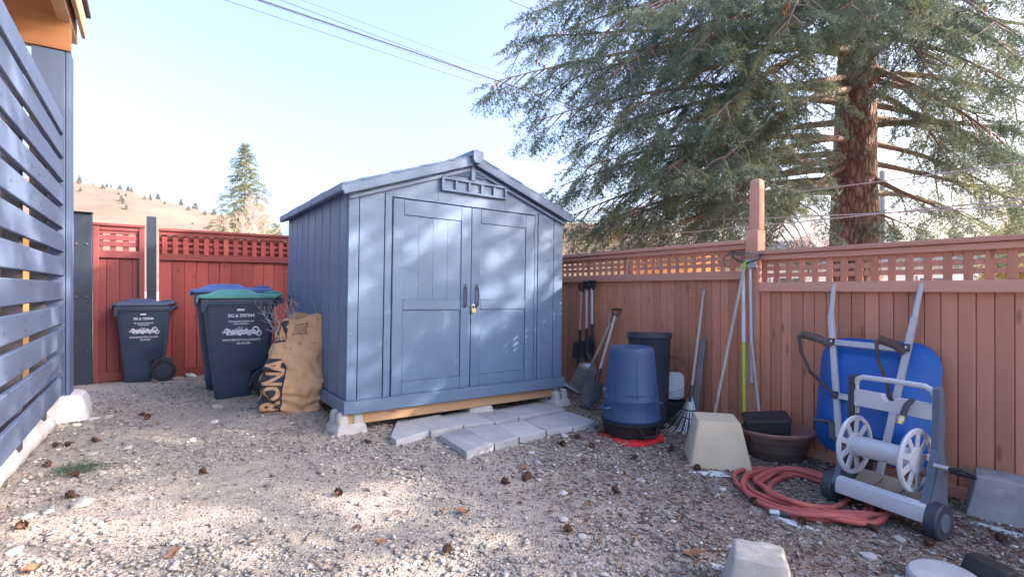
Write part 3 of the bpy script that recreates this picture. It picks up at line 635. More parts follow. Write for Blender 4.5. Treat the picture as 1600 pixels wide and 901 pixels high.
def wheelie_bin(loc, yaw, s, lidmat, label, serial, k=1.0):
    e = empty('wheeled_bin', loc, yaw); b = MB()
    LV = [(.000, -.250, .10, .40), (.02, -.262, .105, .42), (.16, -.278, .115, .440), (.285, -.292, .130, .455), (.33, -.297, .285, .462), (.60, -.325, .320, .505), (.90, -.352, .348, .550), (.965, -.358, .352, .556), (.966, -.376, .372, .590), (1.02, -.378, .374, .594), (1.03, -.372, .368, .586)]
    b.loft([[(x * s, y * s, z * s) for x, y in rrect((x1 - x0) * k, wd, .05, 4, (x0 + x1) / 2 * k, 0)] for z, x0, x1, wd in LV])
    body = b.build('body', M['binblue'], e)
    wy = lambda z: -(.42 + (z - .02) * (.55 - .42) / .88) / 2
    # wheel arches, axle and wheels
    for sg in (-1, 1):
        MB().tube([(x * s, sg * (.205) * s, z * s) for x, z in [((.095 + .195 * (1 - math.cos(a))) * k, .10 + .215 * math.sin(a)) for a in [R(8 + q * 16) for q in range(8)]]], .018 * s, 6).build('wheel_arch', M['binblue'], e)
        wl = empty('x'); bpy.data.objects.remove(wl)
        rm = rot3((R(90), 0, 0)); cx = (.285 * s * k, sg * .222 * s, .145 * s)
        ty = MB().lathe([(.09 * s, -.032 * s), (.138 * s, -.03 * s), (.145 * s, -.018 * s), (.145 * s, .018 * s), (.138 * s, .03 * s), (.09 * s, .032 * s)], 28, m=rm, c=cx).build('wheel', M['rubber'], e)
        MB().lathe([(.088 * s, -.036 * s), (.092 * s, -.028 * s), (.092 * s, .028 * s), (.088 * s, .036 * s)], 24, m=rm, c=cx).build('hub', M['binblue'], ty)
        for k_ in range(6):
            a = k_ * math.pi / 3; MB().bar((cx[0] + .02 * s * math.cos(a), cx[1] + sg * .037 * s, cx[2] + .02 * s * math.sin(a)), (cx[0] + .082 * s * math.cos(a), cx[1] + sg * .037 * s, cx[2] + .082 * s * math.sin(a)), .012 * s, .010 * s, up=(0, 1, 0)).build('spoke', M['rubber'], ty)
    MB().tube([(.285 * s * k, -.2 * s, .145 * s), (.285 * s * k, .2 * s, .145 * s)], .014 * s, 8).build('axle', M['iron'], e)
    # rear handle bar with side brackets
    MB().tube([(.43 * s * k, -.22 * s, 1.005 * s), (.445 * s * k, -.21 * s, 1.01 * s), (.445 * s * k, .21 * s, 1.01 * s), (.43 * s * k, .22 * s, 1.005 * s)], .016 * s, 8).build('handle', M['binblue'], e)
    for sg in (-1, 1): MB().prism([(.36 * s, .93 * s), (.372 * s, 1.02 * s), (.46 * s, 1.03 * s), (.455 * s, .995 * s), (.40 * s, .96 * s)], sg * .235 * s, sg * .215 * s, lambda p, q, t: (p * k, t, q)).build('bracket', M['binblue'], e)
    # front lip corners that hang down under the lid
    for sg in (-1, 1): MB().prism([(-.378 * s, 1.02 * s), (-.30 * s, 1.02 * s), (-.335 * s, .90 * s), (-.372 * s, .895 * s)], sg * .299 * s, sg * .283 * s, lambda p, q, t: (p * k, t, q)).build('grip_corner', M['binblue'], e)
    # lid
    lb = MB(); lid = [(1.032, -.405, .395, .620, .05), (1.052, -.408, .43, .624, .05), (1.066, -.40, .445, .60, .06), (1.074, -.34, .40, .53, .08), (1.082, -.31, .16, .46, .09), (1.112, -.25, .10, .40, .09), (1.120, -.20, .05, .33, .09)]
    lb.loft([[(x * s, y * s, z * s) for x, y in rrect((x1 - x0) * k, wd, r, 5, (x0 + x1) / 2 * k, 0)] for z, x0, x1, wd, r in lid]); ld = lb.build('lid', lidmat, e, ang=50)
    MB().prism([(-.425 * s, 1.0 * s), (-.405 * s, 1.0 * s), (-.395 * s, 1.05 * s), (-.41 * s, 1.058 * s)], -.28 * s, .28 * s, lambda p, q, t: (p * k, t, q)).build('front_lip', lidmat, ld)
    for sg in (-1, 1): MB().tube([(.25 * s * k, sg * .16 * s, 1.085 * s), (.36 * s * k, sg * .17 * s, 1.088 * s), (.425 * s * k, sg * .18 * s, 1.068 * s)], [.010 * s, .022 * s, .016 * s], 8).build('hinge_boss', lidmat, ld)
    # lettering on the side that faces the yard
    fm = lambda x, z: Vector((x * s * (.25 + .75 * k) * .92 + .01, (wy(z) - .0035) * s - .001, z * s))
    place_text('SIG # ' + serial, .046, body, fm, M['white'], bold=.001, x0=.0, y0=.842)
    place_text('This automated collection cart', .022, body, fm, M['white'], bold=.0006, x0=.0, y0=.792)
    place_text('is the property of :', .022, body, fm, M['white'], bold=.0006, x0=.0, y0=.768)
    place_text('CITY OF', .016, body, fm, M['white'], bold=.0004, x0=-.01, y0=.728)
    place_text('Penticton', .080, body, fm, M['white'], bold=.0045, x0=.0, y0=.668, rot=R(1.5))
    for k_ in range(12):      # round bubbles of the emblem
        a = k_ / 11; xx = -.185 + .37 * a; zz = .690 + .016 * math.sin(k_ * 2.1); r_ = .014 + .013 * abs(math.sin(k_ * 1.7)) + (.016 if k_ > 9 else 0)
        MB().add([fm(xx + q * r_ * math.cos(R(30 * j)), zz + q * r_ * math.sin(R(30 * j))) for q in (1, .62) for j in range(12)], [(j, (j + 1) % 12, 12 + (j + 1) % 12, 12 + j) for j in range(12)]).build('emblem_ring', M['white'], body)
    place_text('WWW.PENTICTON.CA/CARTS', .029, body, fm, M['white'], bold=.0006, x0=.0, y0=.600)
    place_text('250-490-2500', .026, body, fm, M['white'], bold=.0006, x0=.02, y0=.566)
    MB().add([fm(-.045, .905), fm(.035, .905), fm(.035, .925), fm(-.045, .925)], [(0, 1, 2, 3)]).build('sticker', M['white'], body)
    return tag(e, label, 'bin', 'wheeled bins along the red fence')
def on(px, py, dz=0): p = G(px, py); p.z += dz; return p
p1_ = G(228, 592); wheelie_bin(Vector((p1_.x, p1_.y, gz(p1_.x, p1_.y) - .01)), YAW - .12, .93, M['lidgrey'], 'smaller navy wheeled bin with slate grey lid in front of the gate', '1008846', .80)
p2_ = G(377, 614); wheelie_bin(Vector((p2_.x, p2_.y, gz(p2_.x, p2_.y) - .02)), YAW - .16, 1.045, M['lidgreen'], 'large navy wheeled bin with green lid beside the paper bag', '3007044', .90)
p3_ = Vector((-3.36, 5.98, 0)); wheelie_bin(Vector((p3_.x, p3_.y, gz(p3_.x, p3_.y) - .01)), YAW - .10, 1.09, M['lidblue'], 'navy wheeled bin with blue lid mostly hidden behind the green-lidded bin', '2004417', .90)
# grey boards stacked on edge between the bin and the shed
gb = empty('board_stack', G(470, 590) + Vector((-.05, .35, -.01)), YAW)
for k in range(6): board(gb, 'grey_board', (.85, .16, .072), M['greyboard'], (jit(.02), jit(.01), .04 + k * .118), (0, jit(.02), jit(.05)), .006)
for sx in (-.3, .3): 
    for k in range(5): board(gb, 'spacer', (.06, .12, .044), M['greyboard'], (sx, .01, .099 + k * .118))
tag(gb, 'stack of grey boards half hidden behind the paper bag', 'boards')

# ================================================================ PAPER YARD-WASTE BAG
bp_ = Vector((-1.985, 4.57, 0)); BYAW = .30; bag = empty('paper_bag', Vector((bp_.x, bp_.y, gz(bp_.x, bp_.y) - .02)), BYAW)
BH = .80
def bag_pt(t, h, off=0):
    """t in 0..1 round the bag (0 = left rear corner, .0-.35 front face), h height fraction"""
    wd = .49 - .035 * smooth(.0, .5, h) - .03 * h; dp = .40 - .20 * smooth(.30, 1, h); a = 2 * math.pi * t
    ex = .72; c, s_ = math.cos(a), math.sin(a)
    x = math.copysign(abs(c) ** ex, c) * wd / 2; y = math.copysign(abs(s_) ** ex, s_) * dp / 2
    bulge = 1 + .09 * math.sin(min(1, h * 1.15) * 3.1) - .06 * (1 - smooth(0, .06, h)); x *= bulge; y *= bulge
    n = noise.noise((x * 7, h * 5, y * 7 + 2)) * .034 + noise.noise((x * 15, h * 12 + .8 * x * 9, y * 15)) * .022 + .010 * math.sin(h * 48 + 14 * x + 4 * noise.noise((x * 6, h * 6, 0))) * (1 - smooth(.05, .5, h)) + .010 * abs(noise.noise((x * 9 + h * 7, h * 9 - x * 7, 4))) 
    r_ = math.hypot(x, y) or 1; k = 1 + (n + off) / r_
    z = BH * h * (1 - .075 * smooth(.7, 1, h) * math.sin(a * 2 + 1) + .03 * smooth(.8, 1, h) * math.sin(a * 5)) + .012 * noise.noise((x * 8, y * 8, 1)) * h
    return Vector((x * k - .04 * (1 - h) * (1 if x < 0 else .1) + .045 * h, y * k + .07 * h, z))
NT, NH = 150, 96; Vb = [bag_pt(i / NT, max(0, j / NH)) for j in range(NH + 1) for i in range(NT)]
Fb = [(j * NT + i, j * NT + (i + 1) % NT, (j + 1) * NT + (i + 1) % NT, (j + 1) * NT + i) for j in range(NH) for i in range(NT)]
ins = [bag_pt(i / NT, h, -.006) for h in (1.0, .8, .62) for i in range(NT)]; o0 = len(Vb); Vb += ins
Fb += [(NH * NT + i, NH * NT + (i + 1) % NT, o0 + (i + 1) % NT, o0 + i) for i in range(NT)] + [(o0 + k * NT + i, o0 + k * NT + (i + 1) % NT, o0 + (k + 1) * NT + (i + 1) % NT, o0 + (k + 1) * NT + i) for k in range(2) for i in range(NT)]
Fb.append(tuple(range(NT))[::-1])
sack = MB().add(Vb, Fb).build('sack', M['kraft'], bag, ang=80)
# printed band and lettering laid on the front face: front is a in (pi, 2pi), i.e. t .5 -> 1 from left to right
tx = lambda x: .5 + math.acos(max(-1, min(1, -math.copysign(abs(x) ** (1 / .72), x)))) / (2 * math.pi)      # x in -1..1 across the front
def on_bag(x, h, off=.0022): return bag_pt(tx(x), h, off)
def band(x0, x1, h0, h1, nm, m, off, fun=None, nxx=30, nhh=60):
    Vq = []; 
    for j in range(nhh + 1):
        h = h0 + (h1 - h0) * j / nhh; a, b = (fun(h) if fun else (x0, x1))
        for i in range(nxx + 1): Vq.append(on_bag(a + (b - a) * i / nxx, h, off))
    return MB().add(Vq, [(j * (nxx + 1) + i, j * (nxx + 1) + i + 1, (j + 1) * (nxx + 1) + i + 1, (j + 1) * (nxx + 1) + i) for j in range(nhh) for i in range(nxx)]).build(nm, m, sack, ang=80)
band(0, 0, .03, .60, 'printed_band', M['ink'], .0035, lambda h: (-.955, -.22 - .20 * smooth(.50, .60, h)))
band(0, 0, .775, .985, 'printed_band', M['ink'], .0035, lambda h: (-.955, -.42))
bm_ = lambda u_, v_: on_bag(u_, v_, .0036)
place_text('RONA', 1.0, sack, lambda a, b: on_bag(-.30 - b * .80, .315 + a * .195, .0065), M['kraft'], bold=.035, slices=.05)
place_text('RONA', .16, sack, lambda a, b: on_bag(-.68 + a * 1.05, .795 + b * .55, .0065), M['kraft'], bold=.005, slices=.03)
for k, tline in enumerate(('Yard waste bags', 'Sacs pour residus', 'Two ply kraft paper', 'wet strength 30 gal')): place_text(tline, .040, sack, lambda a, b, k=k: on_bag(.08 + a * 1.9, .925 - k * .030 + b * .9, .004), M['ink'], x0=0, y0=0, slices=.05)
for k in range(3): 
    for sx in (-.05, .48): place_text('tear resistant paper', .026, sack, lambda a, b, k=k, sx=sx: on_bag(sx + a * 1.6, .745 - k * .022 + b, .003), M['ink'], slices=.05)
tag(bag, 'brown kraft paper yard waste bag with black lettering leaning by the shed', 'bag')
tw = MB()
for k in range(26):
    p = Vector((random.uniform(-.18, .18), random.uniform(-.03, .09), BH * .6)); d = Vector((p.x * 1.6 + jit(.25), jit(.2), 1)).normalized(); pts = [p]
    for q in range(5): d = (d + Vector((jit(.35), jit(.35), jit(.1)))).normalized(); pts.append(pts[-1] + d * random.uniform(.07, .125))
    tw.tube(pts, [.0032 - .0004 * q for q in range(6)], 4, cap=False)
    for q in range(2, 6):
        for _ in range(2):
            d2 = (d + Vector((jit(.9), jit(.9), jit(.5)))).normalized(); tw.tube([pts[q], pts[q] + d2 * .06, pts[q] + d2 * .10 + Vector((jit(.03), jit(.03), 0))], [.0018, .0015, .001], 3, cap=False)
to = tw.build('cut_twigs', M['twig'], None, bag.location + Vector((0, .06, 0)), (0, 0, BYAW)); kind(to, 'stuff', 'bare grey cut twigs sticking out of the paper bag')
# ================================================================ TOOLS ALONG THE FENCE
def frame(a, b, hint=None):
    """matrix with local +z from a to b and local -y facing the yard"""
    a, b = Vector(a), Vector(b); z = (b - a).normalized(); y = -(FN if hint is None else hint); y = (y - z * y.dot(z)).normalized(); x = y.cross(z)
    m = Matrix((x, y, z)).transposed().to_4x4(); m.translation = a; return m
def tool(name, a, b, hint=None):
    e = empty(name); e.matrix_world = frame(a, b, hint); return e, (Vector(b) - Vector(a)).length
def d_handle(e, z, m, s=1):
    MB().tube([(-.012 * s, 0, z - .10 * s), (-.045 * s, 0, z - .05 * s), (-.055 * s, 0, z), (.055 * s, 0, z), (.045 * s, 0, z - .05 * s), (.012 * s, 0, z - .10 * s)], [.012, .011, .013, .013, .011, .012], 8).build('d_grip', m, e)
def blade(e, m, L, W, shape='round', dish=.03):
    """dished blade hanging from z = L down to 0"""
    b = MB(); nI, nJ = 12, 14; Vq = []
    for th in (0, .0028):
        for j in range(nJ + 1):
            t = j / nJ
            if shape == 'round': half = W / 2 * (math.sin(min(1, t * 1.9 + .02) * math.pi / 2) ** .75) * (1 - .06 * smooth(.6, 1, t))
            elif shape == 'scoop': half = W / 2 * (.80 + .20 * (1 - t)) * (1 if t < .8 else 1 - .75 * ((t - .8) / .2) ** 2) * (1 if t > .05 else .93)
            else: half = W / 2 * (1 - .1 * t)
            for i in range(nI + 1):
                q = -1 + 2 * i / nI; Vq.append((q * half, -dish * (q * q) * (1 if shape != 'flat' else .4) - .012 * (1 - t) ** 2 + th + (.0 if shape != 'scoop' else .05 * smooth(.75, 1, t)), L * t))
    n = nI + 1; o = (nJ + 1) * n; F = []
    for j in range(nJ):
        for i in range(nI):
            a = j * n + i; F.append((a, a + 1, a + n + 1, a + n)); F.append((o + a, o + a + n, o + a + n + 1, o + a + 1))
    for j in range(nJ): F += [(j * n, (j + 1) * n, o + (j + 1) * n, o + j * n), (j * n + nI, o + j * n + nI, o + (j + 1) * n + nI, (j + 1) * n + nI)]
    for i in range(nI): F += [(i, o + i, o + i + 1, i + 1), (nJ * n + i, nJ * n + i + 1, o + nJ * n + i + 1, o + nJ * n + i)]
    return b.add(Vq, F).build('blade', m, e, ang=60)
def shovel(a, b, m_shaft, m_blade, L, W, shape, label, grip=True, hint=None, mgrip=None, group=None, socket=.16, dish=.03):
    e, ln = tool('shovel', a, b, hint); blade(e, m_blade, L, W, shape, dish)
    MB().tube([(0, -.004, L * .66), (0, .002, L), (0, 0, L + socket)], [.008, .017, .0175], 10).build('socket', m_blade, e)
    MB().tube([(0, 0, L + socket - .03), (0, 0, ln - (.09 if grip else 0))], .0155, 10).build('shaft', m_shaft, e)
    if grip: d_handle(e, ln, mgrip or M['black'])
    return tag(e, label, 'shovel', group)
hk = empty('tool_hook', P(918, 446, .03), FYAW); board(hk, 'hook_plate', (.20, .016, .05), M['iron'], (0, .01, 0)); 
for x in (-.07, .0, .07): MB().tube([(x, 0, 0), (x, -.06, -.004), (x, -.065, .02)], .006, 6).build('hook', M['iron'], hk)
tag(hk, 'dark metal hook rack on the fence holding three shovels', 'hook')
shovel(P(904, 568, .05), P(909, 443, .06), M['ash'], M['iron'], .27, .17, 'round', 'hanging shovel with weathered wooden shaft, leftmost on the fence rack', group='shovels hanging on the fence')
shovel(P(916, 566, .04), P(917, 440, .06), M['fibre'], M['iron'], .26, .15, 'round', 'hanging shovel with white shaft, middle of the fence rack', group='shovels hanging on the fence')
shovel(P(925, 560, .04), P(925, 439, .06), M['fibre'], M['iron'], .26, .15, 'round', 'hanging shovel with white lettered shaft, rightmost on the fence rack', group='shovels hanging on the fence')
shovel(P(906, 612, .20) , P(958, 494, .05), M['ash'], M['alu'], .40, .30, 'scoop', 'aluminium scoop shovel leaning on the fence behind the round spade', hint=(FN + Vector((-.2, -.5, 0))).normalized(), mgrip=M['ash'], dish=.05, socket=.10)
sp = G(920, 641); sp.z += .012
shovel(sp, P(964, 483, .035), M['ash'], M['iron'], .30, .24, 'round', 'round point spade with muddy blade leaning left of the blue can', hint=(FN + Vector((0, -.5, .3))).normalized(), mgrip=M['strap'], grip=True, dish=.04)

# ---- inverted blue can on black tub on red cloth
cc = G(990, 686) + Vector((.02, .16, 0)); cz = gz(cc.x, cc.y)
def ribs(prof, n=32): return prof
clm = MB(); ring = []
for k in range(26):
    a = 2 * math.pi * k / 26; r_ = .27 + .035 * math.sin(3 * a + 1) + .025 * math.sin(5 * a) + (.04 if math.sin(a) < -.3 else 0); ring.append((r_ * math.cos(a), r_ * math.sin(a) * .95))
clm.loft([[(x * k, y * k, z + .006 * math.sin(9 * math.atan2(y, x))) for x, y in ring] for k, z in ((1, .004), (1.0, .014), (.9, .020), (.3, .018))])
tag(clm.build('red_cloth', M['cloth'], None, (cc.x - .02, cc.y - .05, cz + .004), (0, 0, .3)), 'bright red cloth spread under the black tub and blue can', 'cloth')
tub = empty('black_tub', (cc.x, cc.y, cz + .02), YAW - .3)
MB().lathe([(.215, 0), (.238, .012), (.246, .09), (.250, .105), (.262, .108), (.262, .128), (.20, .132)], 36).build('body', M['black'], tub)
for a in (-100, -75): pass
MB().tube([(-.085, -.235, .10), (-.08, -.272, .095), (-.06, -.278, .035), (.06, -.278, .035), (.08, -.272, .095), (.085, -.235, .10)], .011, 8).build('handle', M['black'], tub)
tag(tub, 'low black plastic tub under the upturned blue can', 'tub')
can = empty('upturned_can', (cc.x, cc.y, cz + .152), YAW - .3)
MB().lathe([(.228, 0), (.246, .0), (.250, .018), (.243, .03), (.240, .10), (.234, .17), (.236, .178), (.230, .186), (.196, .575), (.190, .605), (.176, .622), (.172, .618), (.165, .613), (.10, .616), (.02, .616)], 48).build('body', M['canblue'], can)
for a in (200, 250, 300, 345):     # moulded seams
    ca, sa = math.cos(R(a)), math.sin(R(a)); MB().bar((.2315 * ca, .2315 * sa, .20), (.199 * ca, .199 * sa, .54), .006, .004, up=(ca, sa, 0)).build('seam', M['canblue'], can)
for k in range(2):
    a0 = R(225 + k * 62); pts = [(.2295 * math.cos(a0 + R(q * 5)), .2295 * math.sin(a0 + R(q * 5)), .235) for q in range(9)]; MB().tube(pts, .004, 5).build('rib', M['canblue'], can)
for sg in (-1, 1): MB().tube([(sg * .238, -.05, .115), (sg * .285, -.045, .11), (sg * .292, 0, .105), (sg * .285, .045, .11), (sg * .238, .05, .115)], .012, 8).build('handle', M['canblue'], can)
tag(can, 'large blue plastic garbage can standing upside down on a black tub', 'can')
dk = Vector((1.325, 4.80, 0)); dk.z = gz(dk.x, dk.y); dca = empty('waste_can', dk, YAW)
dca.rotation_euler = (R(-3), R(3), YAW); hgt = (EYE - (520 - 450.5) / FPX * dk.y) - dk.z
MB().lathe([(.15, .01), (.165, .0), (.200, hgt - .06), (.203, hgt - .055), (.215, hgt - .05), (.217, hgt), (.207, hgt + .004), (.196, hgt - .05), (.16, hgt - .5), (.14, .03)], 40).build('body', M['candark'], dca)
for k in range(18): 
    a = R(k * 20); MB().bar((.188 * math.cos(a), .188 * math.sin(a), hgt * .72), (.197 * math.cos(a), .197 * math.sin(a), hgt - .075), .006, .004, up=(math.cos(a), math.sin(a), 0)).build('rib', M['candark'], dca)
tag(dca, 'charcoal plastic waste can standing behind the upturned blue can', 'can')
gt = G(1046, 664) + Vector((.03, .10, 0)); gt.z = gz(gt.x, gt.y); gtb = empty('green_crate', gt, FYAW + .3)
MB().loft([[(x, y, z) for x, y in rrect(a, b, .02, 3)] for a, b, z in ((.24, .18, 0), (.27, .20, .20), (.285, .215, .205), (.285, .215, .225), (.26, .19, .225), (.23, .17, .03))]).build('tub', M['greenblk'], gtb)
tag(gtb, 'small dark green plastic crate between blue can and leaf rake', 'crate')
wp = MB(); wp.prism([(x, z) for x, z in rrect(.24, .26, .05, 5)], -.004, .004, lambda p, q, t: (p, t, q + .13)); wo = wp.build('plastic_sheet', M['sheet'], None, (gt.x + .03, gt.y + .02, gt.z + .23), (R(-14), 0, FYAW + .75)); tag(wo, 'white plastic panel with rounded corners propped on the dark green crate', 'panel')
# ---- loose coil of fence wire
pts = []
wc = P(1052, 580, .16)
for k in range(160):
    a = k * .21; r_ = .20 + .035 * math.sin(k * .37) + .02 * math.sin(k * .11); pts.append(wc + FD * (r_ * math.cos(a) + .03 * math.sin(k * .05)) + Vector((0, 0, r_ * .9 * math.sin(a) - .05)) + FN * (.03 * math.sin(k * .17) + .02))
tag(MB().tube(pts, .0016, 4).build('wire_coil', M['iron']), 'loose coil of thin dark wire hanging behind the blue can', 'wire')
# ---- leaf rake
hd = P(1079, 622, .30); tp = P(1100, 453, .025); e, ln = tool('leaf_rake', hd, tp)
MB().tube([(0, 0, 0), (0, 0, ln)], .0125, 10).build('handle', M['ash'], e); MB().tube([(0, 0, -.03), (0, 0, .12)], .0165, 10).build('ferrule', M['iron'], e)
for k in range(22):
    q = -1 + 2 * k / 21; x1 = q * .235; ztip = -.33 + .05 * q * q
    MB().tube([(q * .018, 0, .02), (q * .075, -.004, -.10), (x1 * .95, -.02, ztip + .03), (x1, -.05, ztip)], .0028, 4).build('tine', M['chrome'] if k % 3 else M['iron'], e)
for z, hw in ((-.10, .085), (-.17, .135)): MB().tube([(-hw, -.006, z), (0, -.012, z - .012), (hw, -.006, z)], .005, 5).build('brace', M['iron'], e)
tag(e, 'leaf rake with fanned wire tines and long pale wooden handle', 'rake')
a, b = P(1086, 636, .22), P(1099, 529, .03); a.z = gz(a.x, a.y) + .3; e, ln = tool('grey_plank', P(1083, 668, .24), b); MB().box((0, 0, ln / 2), (.055, .022, ln), .003).build('board', M['greyboard'], e); tag(e, 'weathered grey plank leaning beside the leaf rake', 'plank')
# ---- bow rake head up, white and lime pole, short stick, all against the tall post
a, b = P(1112, 668, .34), P(1164, 412, .10); e, ln = tool('bow_rake', a, b)
MB().tube([(0, 0, 0), (0, 0, ln)], .0135, 10).build('handle', M['ash'], e); MB().tube([(0, 0, ln - .05), (0, 0, ln + .02)], .016, 10).build('ferrule', M['lime'], e)
hz_ = ln + .095
for sg in (-1, 1): MB().tube([(0, 0, ln), (sg * .05, -.012, ln + .02), (sg * .125, -.008, ln + .05), (sg * .135, 0, hz_)], [.008, .006, .006, .006], 6).build('bow', M['iron'], e)
MB().box((0, 0, hz_), (.29, .012, .014), .002).build('head_bar', M['iron'], e)
for k in range(14): x = -.135 + .27 * k / 13; MB().tube([(x, 0, hz_), (x, -.045, hz_ - .008), (x, -.07, hz_ - .04)], [.005, .0045, .002], 5).build('tooth', M['iron'], e)
tag(e, 'bow rake with dark toothed head up and lime collar, leaning on the tall post', 'rake')
a, b = P(1163, 690, .22), P(1161, 412, .09); e, ln = tool('pruning_pole', a, b); lz = (P(1162, 533, .16).z - a.z) / (b.z - a.z) * ln
MB().tube([(0, 0, 0), (0, 0, .10)], .010, 10).build('tip', M['fibre'], e); MB().tube([(0, 0, .08), (0, 0, lz)], .0155, 12).build('grip', M['lime'], e); MB().tube([(0, 0, lz - .01), (0, 0, ln)], .0165, 12).build('shaft', M['fibre'], e)
for z in (lz + .3, lz + .55): MB().tube([(0, 0, z), (0, 0, z + .04)], .020, 12).build('collar', M['alu'], e)
tag(e, 'pole with white upper shaft and lime green lower grip leaning on the post', 'pole')
a, b = P(1174, 560, .055), P(1172, 408, .075); e, ln = tool('push_broom', a + (a - b) * .25, b); MB().tube([(0, 0, 0), (0, 0, ln)], .013, 10).build('handle', M['fibre'], e)
hb = MB(); hb.box((.01, -.002, ln - .02), (.10, .035, .085), .006); hb.build('head', M['alu'], e)
tag(e, 'white tool with flat grey head hanging on the tall fence post', 'tool')
a, b = P(1188, 660, .20), P(1172, 512, .025); e, ln = tool('garden_stick', a, b); MB().tube([(0, 0, 0), (0, 0, ln)], .0125, 10).build('shaft', M['ash'], e); tag(e, 'short pale wooden stick leaning on the fence above the black box', 'stick')

# ---- tan truncated block, oval pot and black box
tp_ = G(1126, 733) + Vector((.045, .19, 0)); tp_.z = gz(tp_.x, tp_.y) - .01; tb = MB()
tb.loft([[(x + dx, y, z) for x, y in rrect(a, a * .98, r, 3)] for a, z, r, dx in ((.43, 0, .02, 0), (.425, .02, .022, 0), (.30, .325, .02, 0), (.285, .340, .02, 0), (.10, .338, .02, 0))])
tag(tb.build('tan_block', M['tan'], None, tp_, (0, 0, R(-13))), 'tan truncated pyramid block standing left of the brown pot', 'block')
pp = G(1215, 726) + Vector((.07, .16, 0)); pp.z = gz(pp.x, pp.y); pt = empty('oval_pot', pp, FYAW + .75)
MB().lathe([(.150, 0), (.175, .005), (.205, .07), (.212, .075), (.214, .082), (.235, .15), (.241, .155), (.244, .165), (.258, .205), (.235, .205), (.19, .08), (.10, .05)], 48, sx=1.02, sy=.78).build('bowl', M['pot'], pt)
MB().lathe([(.245, .203), (.275, .203), (.282, .214), (.282, .226), (.272, .234), (.245, .230), (.236, .215)], 48, sx=1.0, sy=.78).build('rim', M['potrim'], pt)
for k in range(4): a = R(45 + 90 * k); MB().box((.13 * math.cos(a), .10 * math.sin(a), -.006), (.05, .04, .02), .004).build('foot', M['pot'], pt)
MB().lathe([(.238, .12), (.22, .14), (.02, .15)], 32, sx=1.0, sy=.76).build('soil', M['iron'], pt)
tag(pt, 'brown glazed oval pot with terracotta rim below the short stick', 'pot')
bx_ = empty('black_box', (pp.x - .06, pp.y + .0, pp.z + .155), FYAW + .62); bx_.rotation_euler = (R(5), R(-7), FYAW + .62)
MB().loft([[(x, y, z) for x, y in rrect(a, b, .022, 3)] for a, b, z in ((.27, .20, 0), (.29, .22, .03), (.325, .25, .165), (.315, .24, .178), (.10, .08, .180))]).build('tray', M['black'], bx_)
MB().loft([[(x, y, z) for x, y in rrect(a, b, .022, 3)] for a, b, z in ((.335, .262, .150), (.335, .262, .162))], cap=False).build('lip', M['black'], bx_)
tag(bx_, 'upturned black plastic box lying in the brown pot', 'box')

# ---- coil of red hose
hc = G(1262, 776); pts = []; ph = 0; N = 330
for k in range(N):
    t = k / N; a = -2.2 + k * 6.2 * 2 * math.pi / N; lap = a / (2 * math.pi); r_ = .40 - .055 * abs(math.sin(lap * 1.7)) + .03 * math.sin(a * 2 + lap * 1.3) - .10 * (math.sin(lap * 2.9 + .5) > .7)
    x = hc.x + .05 * math.sin(lap * 5.1) + r_ * math.cos(a) * 1.0; y = hc.y + .05 * math.cos(lap * 3.7) + r_ * 1.02 * math.sin(a)
    pts.append(Vector((x, y, 0)))
for _ in range(6): pts = [pts[0]] + [(pts[i - 1] + pts[i] * 2 + pts[i + 1]) / 4 for i in range(1, N - 1)] + [pts[-1]]
cells = {}
for i, p in enumerate(pts):       # lift each turn over the turns already lying there
    top = 0
    for j in range(0, i - 16, 2):
        d_ = (pts[j].xy - p.xy).length
        if d_ < .034: top = max(top, pts[j].z + math.sqrt(max(0, .034 ** 2 - d_ ** 2)) )
    p.z = top
for _ in range(8): 
    z2 = [p.z for p in pts]
    for i in range(1, N - 1): pts[i].z = (z2[i - 1] + 2 * z2[i] + z2[i + 1]) / 4
for p in pts: p.z = gz(p.x, p.y) + .019 + min(p.z, .085)
ho = empty('hose_coil', (hc.x, hc.y, gz(hc.x, hc.y))); loc = lambda p: p - ho.location
MB().tube([loc(p) for p in pts], .0165, 10).build('hose', M['hose'], ho)
for p, q, s_ in ((pts[-1], pts[-4], 1), (pts[0], pts[3], 1)):
    d = (p - q).normalized(); MB().tube([loc(p), loc(p + d * .07)], .019, 10).build('collar', M['hoseb'], ho); MB().tube([loc(p + d * .06), loc(p + d * .075), loc(p + d * .11)], [.022, .022, .019], 12).build('coupling', M['chrome'], ho)
tag(ho, 'coiled red rubber garden hose lying on the gravel', 'hose')

# ================================================================ WHEELBARROW leaning upside against the fence
tilt = math.atan(.44 / 1.27); wb0 = F0 + FD * 3.6 + FN * .49; wb0.z = -.01
wb = empty('wheelbarrow', wb0); wb.rotation_mode = 'XYZ'; wb.matrix_world = Matrix.Translation(wb0) @ Matrix.Rotation(FYAW, 4, 'Z') @ Matrix.Rotation(-tilt, 4, 'X')
HL = [((-.037, 0, .10), (-.258, 0, 1.20), (-.267, -.01, 1.44)), ((.175, 0, .10), (.255, 0, 1.20), (.272, -.01, 1.44))]
for (a, m_, b) in HL:
    h = MB(); h.bar(a, m_, .036, .042, .005, up=(0, 1, 0)); h.tube([m_, Vector(m_).lerp(Vector(b), .15), b], [.021, .018, .016], 10); h.build('handle', M['barrow_wood'], wb)
hx = lambda i, z: HL[i][0][0] + (HL[i][1][0] - HL[i][0][0]) * (z - .1) / 1.1
for z in (.985, .60): MB().bar((hx(0, z) - .02, -.012, z), (hx(1, z) + .02, -.012, z - .01), .022, .042, .003, up=(0, 0, 1)).build('crossbar', M['barrow_wood'], wb)
